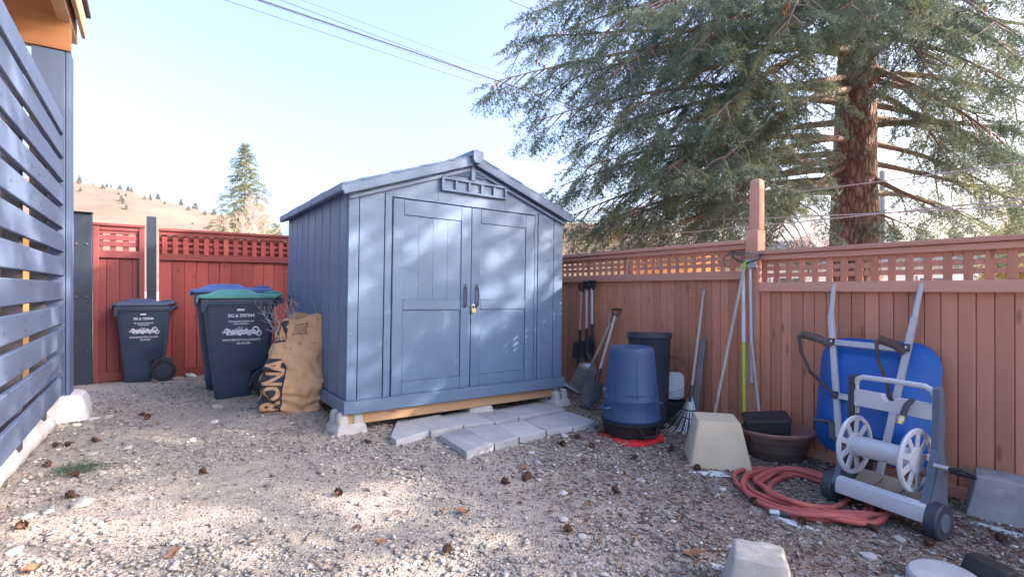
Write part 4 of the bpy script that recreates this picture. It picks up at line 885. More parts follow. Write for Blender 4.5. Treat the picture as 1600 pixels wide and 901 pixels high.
for i in (0, 1):
    for z in (.985, .60): MB().box((hx(i, z), -.028, z), (.045, .012, .05), .002).build('bracket', M['strap'], wb); MB().lathe([(.010, 0), (.010, .006), (.005, .009)], 8, m=rot3((R(90), 0, 0)), c=(hx(i, z), -.033, z)).build('bolt', M['chrome'], wb)
    x0 = hx(i, .97); x1 = hx(i, .58); o = -.13 if i == 0 else -.09
    path = [(x0, -.03, .96), (x0 + o * .5, -.10, .985), (x0 + o, -.19, .985), (x0 + o * 1.05, -.225, .95), (x0 + o * .9, -.20, .85), (x0 + o * .5, -.12, .72), (x1, -.03, .60)]
    MB().tube(path, .030, 8, flat=.25).build('leg', M['strap'], wb)
# tray, its floor against the handles and its rim towards the fence
tr = MB(); secs = []
for dep, wd, hh, zc, r_ in ((.022, .40, .46, .64, .10), (.030, .48, .54, .64, .14), (.085, .60, .68, .64, .15), (.150, .70, .80, .64, .16), (.158, .72, .82, .64, .165), (.166, .735, .835, .64, .17), (.160, .70, .80, .64, .155), (.09, .58, .66, .64, .14), (.040, .44, .50, .64, .12)):
    secs.append([(x + .03, dep - (.05 * (zz) / .4 if dep > .03 else 0), zc + zz) for x, zz in rrect(wd, hh, r_, 7)])
tr.loft(secs); tr.build('tray', M['tray'], wb)
whl = MB().lathe([(.06, -.030), (.13, -.036), (.155, -.02), (.16, 0), (.155, .02), (.13, .036), (.06, .030)], 28, m=rot3((0, R(90), 0)), c=(.068, -.03, .17)).build('wheel', M['rubber'], wb)
MB().lathe([(.062, -.025), (.062, .025)], 20, m=rot3((0, R(90), 0)), c=(.068, -.03, .17)).build('hub', M['alu'], whl)
tag(wb, 'blue wheelbarrow stood on end against the fence, handles up', 'wheelbarrow')

# ================================================================ HOSE REEL CART
A_, B_ = G(1303, 779), G(1466, 842); rx = (B_ - A_); rx.z = 0; rW = rx.length; ryaw = math.atan2(rx.y, rx.x); rc = (A_ + B_) / 2; rc.z = gz(rc.x, rc.y)
re = empty('hose_reel_cart', rc, ryaw); RX = rot3((0, R(90), 0)); hw = rW / 2
for sg in (-1, 1):
    x = sg * hw
    wl = MB().lathe([(.05, -.030), (.088, -.030), (.095, -.022), (.095, .022), (.088, .030), (.05, .030)], 28, m=RX, c=(x, .0, .095)).build('wheel', M['reelk'], re)
    MB().lathe([(.048, -.034), (.052, -.02), (.052, .02), (.048, .034)], 18, m=RX, c=(x, 0, .095)).build('hub', M['reelg'], wl)
    xs_ = x - sg * .045
    sp_ = MB(); poly = [(-.075, .135), (-.055, .075), (.02, .05), (.13, .055), (.165, .12), (.165, .24), (.145, .40), (.125, .445), (.085, .455), (.055, .43), (.030, .34), (-.03, .22)]
    sp_.prism(poly, xs_ - .016, xs_ + .016, lambda p, q, t: (t, p, q)); sp = sp_.build('side_frame', M['reelg'], re)
    inn = [(p * .78 + .018, q * .80 + .052) for p, q in poly]; MB().prism(inn, xs_ + sg * .0165, xs_ + sg * .024, lambda p, q, t: (t, p, q)).build('side_panel', M['reelg' if sg > 0 else 'reelk'], sp)
    up_ = MB(); up_.prism([(.075, .40), (.145, .38), (.150, .60), (.145, .775), (.120, .79), (.095, .775), (.088, .60)], xs_ - .017, xs_ + .015, lambda p, q, t: (t - sg * .005, p, q)); up_.build('upright', M['reelk' if sg < 0 else 'reelg'], re)
    MB().prism([(.100, .55), (.137, .55), (.134, .775), (.106, .775)], xs_ - sg * .024, xs_ - sg * .0185, lambda p, q, t: (t - sg * .005, p, q)).build('upright_inlay', M['reelw'], re)
hx0 = hw - .066
MB().tube([(-hx0, .118, .735), (-hx0 + .01, .116, .762), (-hx0 + .045, .114, .778), (0, .112, .782), (hx0 - .045, .114, .778), (hx0 - .01, .116, .762), (hx0, .118, .735)], .0165, 10).build('handle', M['reelw'], re)
cb = MB(); cb.prism([(-hx0, .60), (hx0, .60), (hx0, .685), (-.02 + .04, .685), (.02, .665), (-.03, .655), (-.045, .665), (-.055, .695), (-hx0, .695)], .095, .145, lambda p, q, t: (p, t, q)); cb.build('cross_panel', M['reelw'], re)
# drum
hub = MB().lathe([(.060, -.16), (.060, .16)], 28, m=RX, c=(-.005, .03, .375)).build('drum', M['reelw'], re)
for sg, x in ((-1, -.165), (1, .155)):
    fl = MB(); rr1 = [(.150, -.008), (.172, -.010), (.178, 0), (.172, .010), (.150, .008), (.150, -.008)]
    Vq = []; n = 40
    for (r_, zz) in rr1[:-1]:
        for k in range(n): a = 2 * math.pi * k / n; Vq.append((x + zz, .03 + r_ * math.cos(a), .375 + r_ * math.sin(a)))
    fl.add(Vq, [(i * n + k, i * n + (k + 1) % n, ((i + 1) % 5) * n + (k + 1) % n, ((i + 1) % 5) * n + k) for i in range(5) for k in range(n)]); fl = fl.build('flange', M['reelw'], re)
    MB().lathe([(.070, -.010), (.075, 0), (.070, .010)], 24, m=RX, c=(x, .03, .375)).build('flange_hub', M['reelw'], fl)
    for k in range(9):
        a = 2 * math.pi * k / 9; MB().bar((x, .03 + .068 * math.cos(a), .375 + .068 * math.sin(a)), (x, .03 + .155 * math.cos(a), .375 + .155 * math.sin(a)), .034, .010, .002, up=(1, 0, 0)).build('spoke', M['reelw'], fl)
    MB().lathe([(.118, -.006), (.126, -.006), (.126, .006), (.118, .006)], 36, m=RX, c=(x, .03, .375)).build('flange_ring', M['reelw'], fl) if 0 else None
# front cover bar, tray between the side frames
MB().prism([(-.075, .085), (-.080, .12), (-.070, .165), (-.045, .185), (-.010, .175), (.0, .15), (-.02, .155), (-.045, .160), (-.058, .145), (-.062, .10), (-.06, .085)], -hw + .055, hw - .03, lambda p, q, t: (t, p, q)).build('front_bar', M['reelw'], re)
ty = MB().prism([(.0, .075), (.0, .10), (.19, .19), (.19, .165)], -hw + .065, hw - .065, lambda p, q, t: (t, p, q)).build('tray', M['reelt'], re)
for k in range(6): x = -.17 + k * .068; MB().bar((x, .012, .112), (x + (.034 if k % 2 else -.034), .178, .192), .008, .012, up=(0, -.4, 1)).build('tray_rib', M['reelt'], ty)
# crank handle on the left, hose connection on the right, nozzle hanging from the cross panel
MB().tube([(-hx0 - .01, .03, .375), (-hw - .02, .03, .375)], .018, 10).build('crank_axle', M['reelk'], re)
MB().bar((-hw - .03, .03, .375), (-hw - .05, .06, .47), .035, .016).build('crank_arm', M['reelk'], re); MB().tube([(-hw - .05, .06, .47), (-hw - .16, .06, .455)], .013, 10).build('crank_knob', M['reelk'], re)
MB().tube([(hw - .03, .03, .375), (hw + .035, .03, .375)], .016, 10).build('inlet', M['chrome'], re)
MB().tube([(hw + .03, .03, .375), (hw + .09, .035, .385), (hw + .125, .06, .37), (hw + .115, .10, .345), (hw + .05, .12, .335), (hw - .02, .12, .34)], .010, 8).build('leader_hose', M['black'], re)
nz = empty('spray_nozzle', re.matrix_basis @ Vector((.085, .060, .645)), ryaw)
MB().tube([(.03, .03, .055), (.012, .0, .02), (0, -.02, -.045)], [.012, .015, .017], 10).build('grip', M['reelk'], nz); MB().tube([(0, -.02, -.04), (-.004, -.026, -.06), (-.008, -.034, -.085)], [.019, .021, .018], 12).build('tip', M['brass'], nz)
MB().tube([(-.004, -.026, -.055), (-.0055, -.029, -.066)], .0235, 12).build('ring', M['chrome'], nz)
tag(nz, 'dark hose nozzle with brass tip hanging on the reel cart', 'nozzle'); tag(re, 'white and slate hose reel cart with empty drum in front of the wheelbarrow', 'hose reel')

# ================================================================ CONCRETE BLOCKS, STONES, SNOW
def rough_block(name, base, top, h, loc, rot, m, label, cat, seed, group=None, amp=.008):
    bm = bmesh.new(); n = 6
    pts = {}
    b = MB(); secs = []
    for j in range(7):
        t = j / 6; wx = base[0] + (top[0] - base[0]) * t; wy_ = base[1] + (top[1] - base[1]) * t; ring = rrect(wx, wy_, .015, 2); fine = []
        for k in range(len(ring)):
            p, q = Vector((*ring[k], 0)), Vector((*ring[(k + 1) % len(ring)], 0)); st_ = 5 if (p - q).length > .05 else 1
            fine += [tuple(p.lerp(q, i / st_)) for i in range(st_)]
        secs.append([(x + amp * noise.noise((x * 14 + seed, y * 14, t * 3)), y + amp * noise.noise((x * 14, y * 14 + seed, t * 3 + 5)), t * h + amp * .7 * noise.noise((x * 12, y * 12, seed + t))) for x, y, _ in fine])
    secs.append([(x * .9, y * .9, z + .006) for x, y, z in secs[-1]]); secs.append([(x * .4, y * .4, z + amp * .5 * noise.noise((x * 20, y * 20, seed))) for x, y, z in secs[-1]]); bm.free()
    b.loft(secs); return tag(b.build(name, m, None, loc, rot, ang=30), label, cat, group)
M['conc2'] = mat('old_tan_concrete', (.44, .42, .385), (.345, .325, .295), 9, .92, .7, 110, wear=(.26, .24, .21), wearscale=13, wearlim=.64)
M['conc3'] = mat('old_grey_concrete', (.33, .335, .33), (.25, .25, .25), 9, .92, .7, 110, wear=(.40, .39, .37), wearscale=13, wearlim=.66)
q = G(1210, 960); rough_block('concrete_block', (.29, .29), (.19, .18), .19, (q.x + .0, q.y + .12, q.z - .01), (0, 0, R(-22)), M['conc2'], 'pale tapered concrete block in the foreground below the hose', 'block', 3)
q = G(1568, 828); rough_block('concrete_block', (.40, .30), (.30, .22), .255, (q.x + .19, q.y + .15, q.z - .02), (0, 0, FYAW + .25), M['conc3'], 'rough grey concrete block at the right edge against the fence', 'block', 8)
q = G(1482, 925); ds = MB().lathe([(.125, -.02), (.137, .02), (.134, .058), (.124, .068), (.04, .070)], 40, sx=1, sy=.95).build('concrete_disc', M['paver'], None, (q.x, q.y + .02, q.z), (R(2), R(-2), 0)); tag(ds, 'round grey concrete disc at the bottom right corner', 'disc')
q2 = MB(); q2.loft([[(x, y, z) for x, y in rrect(a, b, .015, 3)] for a, b, z in ((.12, .16, 0), (.125, .165, .05), (.11, .15, .115), (.10, .14, .12))]); tag(q2.build('black_planter', M['black'], None, (q.x + .20, q.y + .04, q.z - .005), (R(6), R(10), R(25))), 'small black plastic planter beside the round concrete disc', 'planter')
def snow(px, py, rx_, ry_, rz, label, seed):
    c = G(px, py); b = MB(); n = 26; rings = []
    for k_, z in ((1, -.014), (.9, .003), (.6, .007), (.2, .008)):
        rings.append([])
        for i in range(n):
            a = 2 * math.pi * i / n; w_ = .62 + .5 * noise.noise((math.cos(a) * 1.6 + seed, math.sin(a) * 1.6, seed)) + .15 * noise.noise((math.cos(a) * 5 + seed, math.sin(a) * 5, seed))
            x, y = rx_ * k_ * w_ * math.cos(a), ry_ * k_ * w_ * math.sin(a); X = c.x + x * math.cos(rz) - y * math.sin(rz); Y = c.y + x * math.sin(rz) + y * math.cos(rz); rings[-1].append((X, Y, gz(X, Y) + z))
    b.loft(rings); return kind(b.build('snow_patch', M['snow']), 'structure', label)
snow(1112, 740, .24, .07, R(-8), 'thin strip of old snow along the foot of the tan block', 1.0)
snow(1235, 815, .20, .05, R(-45), 'thin strip of old snow beside the red hose coil', 2.0)
snow(1565, 828, .22, .05, R(-52), 'strip of old snow in front of the grey concrete block', 3.3)
snow(1118, 884, .10, .045, R(-30), 'small patch of old snow left of the foreground block', 4.1)
snow(1165, 876, .05, .02, R(20), 'sliver of snow behind the foreground concrete block', 5.1)
snow(1410, 905, .07, .05, 0, 'bit of snow left of the round concrete disc', 6.1)

# pine cones: scales set in spirals round a spindle
def cone_mesh(name, m, L=.055, W=.021, n=46, op=1.0):
    b = MB(); b.lathe([(W * .30, -L * .48), (W * .55, -L * .2), (W * .5, L * .2), (W * .15, L * .48)], 7)
    for k in range(n):
        t = (k + .5) / n; z = -L / 2 + L * t; a = k * 2.39996; r_ = W * (math.sin(min(1, t * 1.25 + .22) * math.pi) ** .6) * op + .002; d = Vector((math.cos(a), math.sin(a), 0)); s_ = Vector((-d.y, d.x, 0)); w_ = .0065 * (1.1 - .4 * t)
        p0 = d * r_ * .3 + Vector((0, 0, z)); p1 = d * r_ + Vector((0, 0, z + .007)); b.add([p0 - s_ * w_ * .5, p1 - s_ * w_, p1 + d * .002 + Vector((0, 0, .002)), p1 + s_ * w_, p0 + s_ * w_ * .5], [(0, 1, 2, 3, 4)])
    return b.mesh(name, m, smooth=False)
cmesh = [cone_mesh('pine_cone', M['cone']), cone_mesh('pine_cone', M['cone'], .048, .025, 40), cone_mesh('pine_cone', M['cone'], .066, .022, 52)]
CP = [(318, 741, 'dark pine cone alone on the gravel left of centre'), (32, 828, 'long open pine cone at the lower left edge'), (112, 778, 'pine cone just behind the flat white stone'), (116, 745, 'pine cone beside the green fir sprig, right end'), (74, 729, 'pine cone beside the green fir sprig, upper end'), (150, 691, None), (107, 697, None), (88, 698, None), (230, 655, 'pine cone cluster piece near the smaller bin'), (222, 650, None), (528, 774, 'pine cone in the sunlit gravel at centre left'), (790, 757, 'pine cone on the gravel near the centre foreground'), (888, 832, 'pine cone at the bottom centre of the yard'), (825, 747, None), (880, 698, 'left one of two touching pine cones near the pavers'), (876, 696, 'right one of two touching pine cones near the pavers'), (924, 700, 'pine cone left of the red cloth'), (903, 685, None), (940, 677, 'pine cone between the pavers and the black tub'), (992, 717, None), (963, 770, None), (820, 750, None), (1050, 705, 'pine cone at the left foot of the tan block'), (1090, 735, 'pine cone in the snow by the tan block'), (1178, 788, 'pine cone at the left side of the hose coil'), (1252, 820, None), (1362, 828, 'pine cone at the right end of the hose coil'), (1453, 854, 'pine cone below the reel cart wheel'), (1565, 846, 'large dark cone near the right edge'), (1250, 812, None), (700, 862, None)]
for k, (px, py, lb) in enumerate(CP):
    p = G(px, py); o = link('pine_cone', cmesh[k % 3], None, (p.x, p.y, p.z + .021), (R(90 + jit(25)), jit(.5), random.uniform(0, 6.28))); tag(o, lb or 'small brown pine cone lying loose on the gravel', 'pine cone', 'pine cones on the gravel')
# larger stones
SP = [(127, 788, .055, 'flat white stone near the lower left corner'), (98, 660, .05, 'pale rounded stone in front of the porch footing, right'), (145, 655, .045, 'pale round stone in the row before the porch, middle'), (170, 652, .035, None), (120, 665, .035, None), (300, 688, .03, None), (143, 710, .04, None), (340, 637, .05, 'pale flat stone at the base of the green-lidded bin'), (298, 588, .07, 'pale stone at the foot of the bright red fence'), (310, 583, .05, None), (45, 807, .03, None), (22, 863, .03, None), (75, 800, .028, None), (335, 660, .03, None), (245, 690, .026, None), (882, 682, .035, 'pale flat stone at the corner of the pavers'), (880, 771, .03, None), (1000, 752, .03, None), (830, 708, .028, None), (840, 723, .025, None), (1358, 870, .035, 'pale stone below the reel cart'), (1404, 843, .028, None), (880, 812, .032, 'pale stone in the gravel at bottom centre'), (910, 838, .022, None), (945, 898, .02, None), (1128, 765, .022, None), (760, 720, .02, None), (520, 690, .022, None), (600, 745, .018, None), (700, 700, .02, None), (455, 655, .02, None), (405, 705, .02, None), (260, 668, .025, None), (200, 700, .025, None), (160, 740, .022, None)]
def stone_mesh(seed, flat):
    bm = bmesh.new(); bmesh.ops.create_icosphere(bm, subdivisions=2, radius=1)
    for v in bm.verts: v.co *= 1 + .35 * noise.noise(v.co * 1.3 + Vector((seed, 0, 0))); v.co.z *= flat
    me = bpy.data.meshes.new('stone'); bm.to_mesh(me); bm.free(); me.materials.append(M['stone']); return me
sm = [stone_mesh(1, .42), stone_mesh(5, .55), stone_mesh(9, .32), stone_mesh(14, .5)]
for k, (px, py, r_, lb) in enumerate(SP):
    p = G(px, py); o = link('stone', sm[k % 4], None, (p.x, p.y, p.z + r_ * .2), (jit(.2), jit(.2), random.uniform(0, 6.28))); o.scale = (r_ * 1.1, r_ * .9, r_); tag(o, lb or 'small pale stone lying loose among the gravel', 'stone', 'loose stones on the yard')
# dry leaves: curled blades
lb_ = MB(); n = 9
Vq = [(x * .035, y * .02 * (1 - (x ** 2)) ** .6, .010 * x * x + .008 * abs(y) * (1 - x * x) + .003 * math.sin(x * 5)) for x in np.linspace(-1, 1, n) for y in (-1, 0, 1)]
lb_.add(Vq, [(i * 3 + k, (i + 1) * 3 + k, (i + 1) * 3 + k + 1, i * 3 + k + 1) for i in range(n - 1) for k in range(2)]); lm = lb_.mesh('dry_leaf', M['leaf'])
for px, py, s_, lb in ((575, 692, 1.5, 'orange dry leaf in front of the left footing block'), (722, 803, 1.4, 'rusty dry leaf on the gravel at bottom centre'), (556, 828, .8, None), (595, 849, .7, None), (397, 849, .6, None), (270, 869, 1.0, None), (50, 893, 1.1, 'heap of reddish dry leaf at the lower left corner'), (1085, 870, 1.6, 'tan dry leaf left of the foreground block'), (820, 733, 1.0, None), (690, 800, .7, None)):
    p = G(px, py); o = link('dry_leaf', lm, None, (p.x, p.y, p.z + .012), (jit(.4), jit(.4), random.uniform(0, 6.28))); o.scale = (s_,) * 3; tag(o, lb or 'small rusty dry leaf lying on the gravel', 'leaf', 'dry leaves on the gravel')
# ================================================================ TREES
def spray_template(seed, nn=120, nl=.040, nw=.0042, side=4, L=.32):
    """one leafy twig along +x: thin triangles set round the twig and its side twigs"""
    r_ = np.random.default_rng(seed); segs = [((0, 0, 0), (L, 0, -.03))]
    for k in range(side):
        t = .15 + .8 * k / side
        for sg in (-1, 1):
            l = L * .48 * (1 - .75 * t) + .03; b = np.array([L * t, 0, -.03 * t]); segs.append((tuple(b), tuple(b + np.array([l * .72, sg * l * .68, -.25 * l + r_.normal() * .012]))))
    ln = np.array([np.linalg.norm(np.subtract(b, a)) for a, b in segs]); pick = r_.choice(len(segs), nn, p=ln / ln.sum()); V = []
    for i in pick:
        a, b = np.array(segs[i][0]), np.array(segs[i][1]); d = (b - a) / np.linalg.norm(b - a); p = a + (b - a) * r_.random() ** .85
        q = r_.standard_normal(3); q -= d * q.dot(d); q /= np.linalg.norm(q); n = d * r_.uniform(.35, .95) + q; n /= np.linalg.norm(n); s = np.cross(n, r_.standard_normal(3)); s /= np.linalg.norm(s)
        l = nl * r_.uniform(.7, 1.2); V += [p - s * nw, p + s * nw, p + n * l]
    for a, b in segs[:1 + side]:
        a, b = np.array(a), np.array(b); s = np.array([0, .0022, .0]); V += [a - s, a + s, b]
    return np.array(V)
def crown(points, dirs, scales, tmpl, seed, tint=None):
    """sprays at points, twig axis along dirs, rolled at random about it by a little"""
    r_ = np.random.default_rng(seed); N = len(points); P_ = np.array(points); D = np.array(dirs); D /= np.linalg.norm(D, axis=1)[:, None] + 1e-9
    up = np.array([0, 0, 1.0]); Yv = np.cross(np.broadcast_to(up, D.shape), D); Yv /= np.linalg.norm(Yv, axis=1)[:, None] + 1e-6; Zv = np.cross(D, Yv)
    a = r_.normal(0, .5, N); ca, sa = np.cos(a)[:, None], np.sin(a)[:, None]; Y2 = Yv * ca + Zv * sa; Z2 = Zv * ca - Yv * sa; S = np.array(scales)[:, None]
    out = []; at_ = []; which = r_.integers(0, len(tmpl), N); rv = r_.random(N) if tint is None else np.clip(np.array(tint) + r_.normal(0, .12, N), 0, 1)
    for k, t in enumerate(tmpl):
        m = which == k
        W = t[None, :, 0:1] * D[m][:, None] + t[None, :, 1:2] * Y2[m][:, None] + t[None, :, 2:3] * Z2[m][:, None]
        out.append((W * S[m][:, None] + P_[m][:, None]).reshape(-1, 3)); at_.append(np.repeat(rv[m], len(t)))
    V = np.concatenate(out); return V, np.arange(len(V)).reshape(-1, 3), np.concatenate(at_)
def bez(a, b, c, t): return a * (1 - t) ** 2 + b * (2 * t * (1 - t)) + c * t * t
M['needle'] = attr_mat('fir_needles', [(0, (.080, .125, .098)), (.45, (.150, .208, .150)), (.8, (.225, .275, .175)), (1, (.34, .345, .16))], .6, .36)
M['spruce'] = attr_mat('far_spruce_needles', [(0, (.065, .095, .065)), (.5, (.13, .16, .085)), (1, (.24, .24, .11))], .7, .2)
M['pineh'] = attr_mat('hazed_pine_needles', [(0, (.12, .145, .15)), (1, (.19, .21, .20))], .8)  # needles greyed and lightened, distance haze painted into the colour
M['gold'] = attr_mat('golden_foliage', [(0, (.16, .13, .02)), (.5, (.36, .27, .05)), (1, (.55, .42, .10))], .7, .35)
def bark_mat():
    m = bpy.data.materials.new('fir_bark'); m.use_nodes = True; t = m.node_tree; L = t.links.new; b = t.nodes['Principled BSDF']
    tc = nd(t, 'ShaderNodeTexCoord'); mp = nd(t, 'ShaderNodeMapping'); mp.inputs['Scale'].default_value = (1, 1, .28); L(tc.outputs['Object'], mp.inputs[0])
    wn = nd(t, 'ShaderNodeTexNoise', Scale=9.0, Detail=5.0); L(mp.outputs[0], wn.inputs['Vector'])
    mx = nd(t, 'ShaderNodeMix', data_type='RGBA'); mx.inputs[0].default_value = .12; L(mp.outputs[0], mx.inputs[6]); L(wn.outputs['Color'], mx.inputs[7])
    vo = nd(t, 'ShaderNodeTexVoronoi', Scale=19.0, feature='DISTANCE_TO_EDGE'); L(mx.outputs[2], vo.inputs['Vector'])
    rp = ramp(t, [(.0, (.070, .040, .030)), (.12, (.20, .125, .095)), (.45, (.34, .235, .185))]); L(vo.outputs['Distance'], rp.inputs[0]); L(rp.outputs[0], b.inputs['Base Color']); b.inputs['Roughness'].default_value = .95
    bp = nd(t, 'ShaderNodeBump', Strength=1.0, Distance=.03); L(vo.outputs['Distance'], bp.inputs['Height']); L(bp.outputs[0], b.inputs['Normal']); return m
M['bark'] = bark_mat(); M['limb'] = mat('fir_limb_bark', (.29, .21, .175), (.19, .135, .11), 14, .9, .4, 60)
TX, TY = 5.28, 7.7
def trunk_at(z): return Vector((TX + .015 * z * (1 if z < 6 else 1) - .03 * math.sin(z * .5), TY + .02 * math.sin(z * .4), z))
def trunk_r(z): return max(.03, .365 - .024 * z + .10 * math.exp(-max(z, 0) * 1.2)) if z < 13 else .05
fir = empty('fir_tree', (TX, TY, 0)); zs = [-.1 + k * .32 for k in range(46)]
tm = MB(); secs = []
for z in zs:
    c = trunk_at(z) - Vector((TX, TY, 0)); r_ = trunk_r(z); secs.append([(c.x + r_ * (1 + .10 * noise.noise((math.cos(a) * 3, math.sin(a) * 3, z * .9))) * math.cos(a), c.y + r_ * (1 + .10 * noise.noise((math.cos(a) * 3 + 7, math.sin(a) * 3, z * .9))) * math.sin(a), z) for a in [2 * math.pi * k / 40 for k in range(40)]])
tm.loft(secs); tm.build('trunk', M['bark'], fir, ang=60)
TPL = [spray_template(s) for s in range(5)]
limbs = MB(); sp_p, sp_d, sp_s, sp_t = [], [], [], []; tips = []
rt = random.Random(21)
def grow_branch(z0, tip, dens=1.0, bare=.22, thick=.05, seclen=1.0, gap=.13):
    a = trunk_at(z0); tip = Vector(tip); d = tip - a; L = d.length; mid = a.lerp(tip, .55) + Vector((0, 0, .10 * L + rt.uniform(-.2, .25))) + Vector((rt.uniform(-.3, .3), rt.uniform(-.3, .3), 0))
    n = 12; pts = [bez(a, mid, tip, k / n) for k in range(n + 1)]
    limbs.tube([p - fir.location for p in pts], [max(.006, thick * (1 - k / n) ** .8) for k in range(n + 1)], 6, cap=False)
    s = bare * L; side = 1
    while s < L:
        t = s / L; p = bez(a, mid, tip, t); tan = (bez(a, mid, tip, min(1, t + .03)) - bez(a, mid, tip, t - .03)).normalized(); lat = tan.cross(Vector((0, 0, 1))).normalized() * side
        l2 = seclen * (1.15 * (1 - t) ** .7 + .28) * rt.uniform(.6, 1.25) * (.55 + .45 * smooth(bare, bare + .25, t))
        dr = (tan * rt.uniform(.45, .9) + lat * rt.uniform(.6, 1.0) + Vector((0, 0, rt.uniform(-.55, .05)))).normalized(); q = p.copy(); sp = [q.copy()]; m = max(2, int(l2 / .16)); tnt = min(1, max(0, rt.gauss(.45, .2)))
        for k in range(m):
            dr = (dr + Vector((rt.uniform(-.14, .14), rt.uniform(-.14, .14), rt.uniform(-.30, .02)))).normalized(); q = q + dr * (l2 / m); sp.append(q.copy())
            if rt.random() < dens:
                for sg in ((1,), (-1,), (1, -1), (1, -1))[rt.randrange(4)]:
                    la = dr.cross(Vector((0, 0, 1))).normalized() * sg; sd = dr * .75 + la * rt.uniform(.35, .9) + Vector((0, 0, rt.uniform(-.75, .10)))
                    sp_p.append(q[:]); sp_d.append(sd[:]); sp_s.append(rt.uniform(.75, 1.35)); sp_t.append(tnt)
        sp_p.append(q[:]); sp_d.append(dr[:]); sp_s.append(1.2); sp_t.append(tnt + .1)
        limbs.tube([x - fir.location for x in sp], [max(.003, .013 * (1 - k / (m + 1))) for k in range(m + 1)], 4, cap=False)
        side *= -1; s += gap * rt.uniform(.7, 1.3)
    sp_p.append(tip[:]); sp_d.append((tip - mid)[:]); sp_s.append(1.2); sp_t.append(.5); tips.append(tip)
def at(px, py, Y): r = ray(px, py); return Vector((r.x * Y, Y, EYE + r.z * Y))
# limbs whose ends make the outline over the shed and the fence
HERO = [(5.2, (772, 128, 6.6)), (6.3, (826, 22, 6.8)), (5.0, (836, 60, 7.6)), (4.9, (838, 150, 7.4)), (4.3, (842, 188, 6.4)), (4.4, (905, 232, 7.2)), (3.9, (872, 292, 6.9)), (3.6, (905, 262, 6.2)), (3.4, (890, 338, 6.9)), (3.2, (925, 352, 7.4)), (3.0, (908, 372, 8.0)), (3.2, (985, 330, 6.4)), (3.0, (1010, 372, 7.0)), (2.9, (1075, 345, 6.2)), (2.8, (1090, 372, 7.6)),
        (6.8, (900, -20, 6.4)), (6.0, (930, 60, 5.8)), (5.6, (950, 120, 5.6)), (5.0, (985, 170, 5.5)), (4.6, (1000, 225, 5.6)), (4.2, (1045, 265, 5.5)), (6.4, (1010, 20, 5.3)), (5.8, (1080, 80, 5.2)), (5.0, (1120, 180, 5.2)), (4.4, (1130, 250, 5.4)), (3.6, (1150, 300, 5.9)),
        (6.6, (1130, 0, 5.0)), (6.2, (1230, 40, 5.0)), (5.6, (1180, 110, 5.3)), (6.3, (1330, 10, 5.2)), (3.3, (1215, 372, 6.4)), (6.4, (1440, 40, 5.6)),
        (6.0, (1500, 20, 5.6)), (6.9, (1375, 40, 5.3)), (6.5, (1570, 50, 5.4)), (5.6, (1610, 110, 5.7)), (4.8, (1560, 215, 6.2)), (5.4, (1455, 120, 5.5)), (4.4, (1480, 250, 6.6)), (3.6, (1560, 300, 7.4)), (6.7, (1640, 10, 5.6)), (5.2, (1560, 120, 5.8)), (4.6, (1640, 180, 6.6)), (4.2, (1580, 260, 6.8)), (3.8, (1690, 240, 7.2)), (3.2, (1500, 335, 6.8)), (3.3, (1620, 320, 7.6)), (5.6, (1700, 60, 6.4)), (4.0, (1720, 300, 8.5)), (4.6, (1545, 190, 7.0)), (2.8, (1420, 352, 7.2))]
for z0, (px, py, Y) in HERO:
    right = px > 1440; grow_branch(z0, at(px, py, Y), dens=.78 if not right else .84, bare=.33, thick=.055, seclen=.78 if not right else .7, gap=.120 if not right else .135)
# limbs to the far side and higher up
for k in range(17):
    z0 = 2.8 + 7.5 * (k / 17) + rt.uniform(-.2, .2); az = rt.uniform(-.25, 3.4) if z0 < 6.4 else rt.uniform(0, 6.28); Lb = (5.2 if z0 < 6 else 5.2 - .62 * (z0 - 6)) * rt.uniform(.75, 1.05)
    grow_branch(z0, trunk_at(z0) + Vector((math.cos(az) * Lb, math.sin(az) * Lb, rt.uniform(-1.1, .2))), dens=.62, gap=.26, seclen=1.15)
for k in range(22):
    z0 = 9.5 + 4.2 * k / 22; az = k * 2.4; Lb = 3.0 * (1 - k / 24); grow_branch(z0, trunk_at(z0) + Vector((math.cos(az) * Lb, math.sin(az) * Lb, .1)), dens=.6, gap=.32, seclen=.9, thick=.03)
print('SPRAYS', len(sp_p))
limbs.build('limbs', M['limb'], fir, ang=70)
Vc, Tc, Ac = crown(sp_p, sp_d, sp_s, TPL, 4, sp_t); co = link('crown', npmesh('crown', Vc - np.array(fir.location[:]), Tc, M['needle'], Ac), fir)
# bunches of tan cones hanging near the limb ends
hcm = cone_mesh('hanging_cone', M['conelight'], .085, .020, 40, .8)
for (px, py, Y) in [(770, 132, 6.6), (776, 128, 6.6), (783, 131, 6.6), (779, 138, 6.6), (790, 140, 6.55), (824, 20, 6.8), (832, 26, 6.8), (838, 32, 6.75), (843, 96, 6.9), (850, 100, 6.9), (838, 92, 6.9), (1013, 38, 5.3), (1228, 6, 5.0), (1224, 12, 5.0), (1018, 32, 5.3), (1540, 8, 5.5), (1232, 2, 5.0), (884, 28, 6.6)]:
    p = at(px, py, Y); link('hanging_cone', hcm, fir, p - fir.location - Vector((0, 0, .05)), (R(180) + jit(.4), jit(.4), random.uniform(0, 6.28)))
tag(fir, 'huge fir tree with thick reddish trunk spreading over the right-hand fence', 'tree')
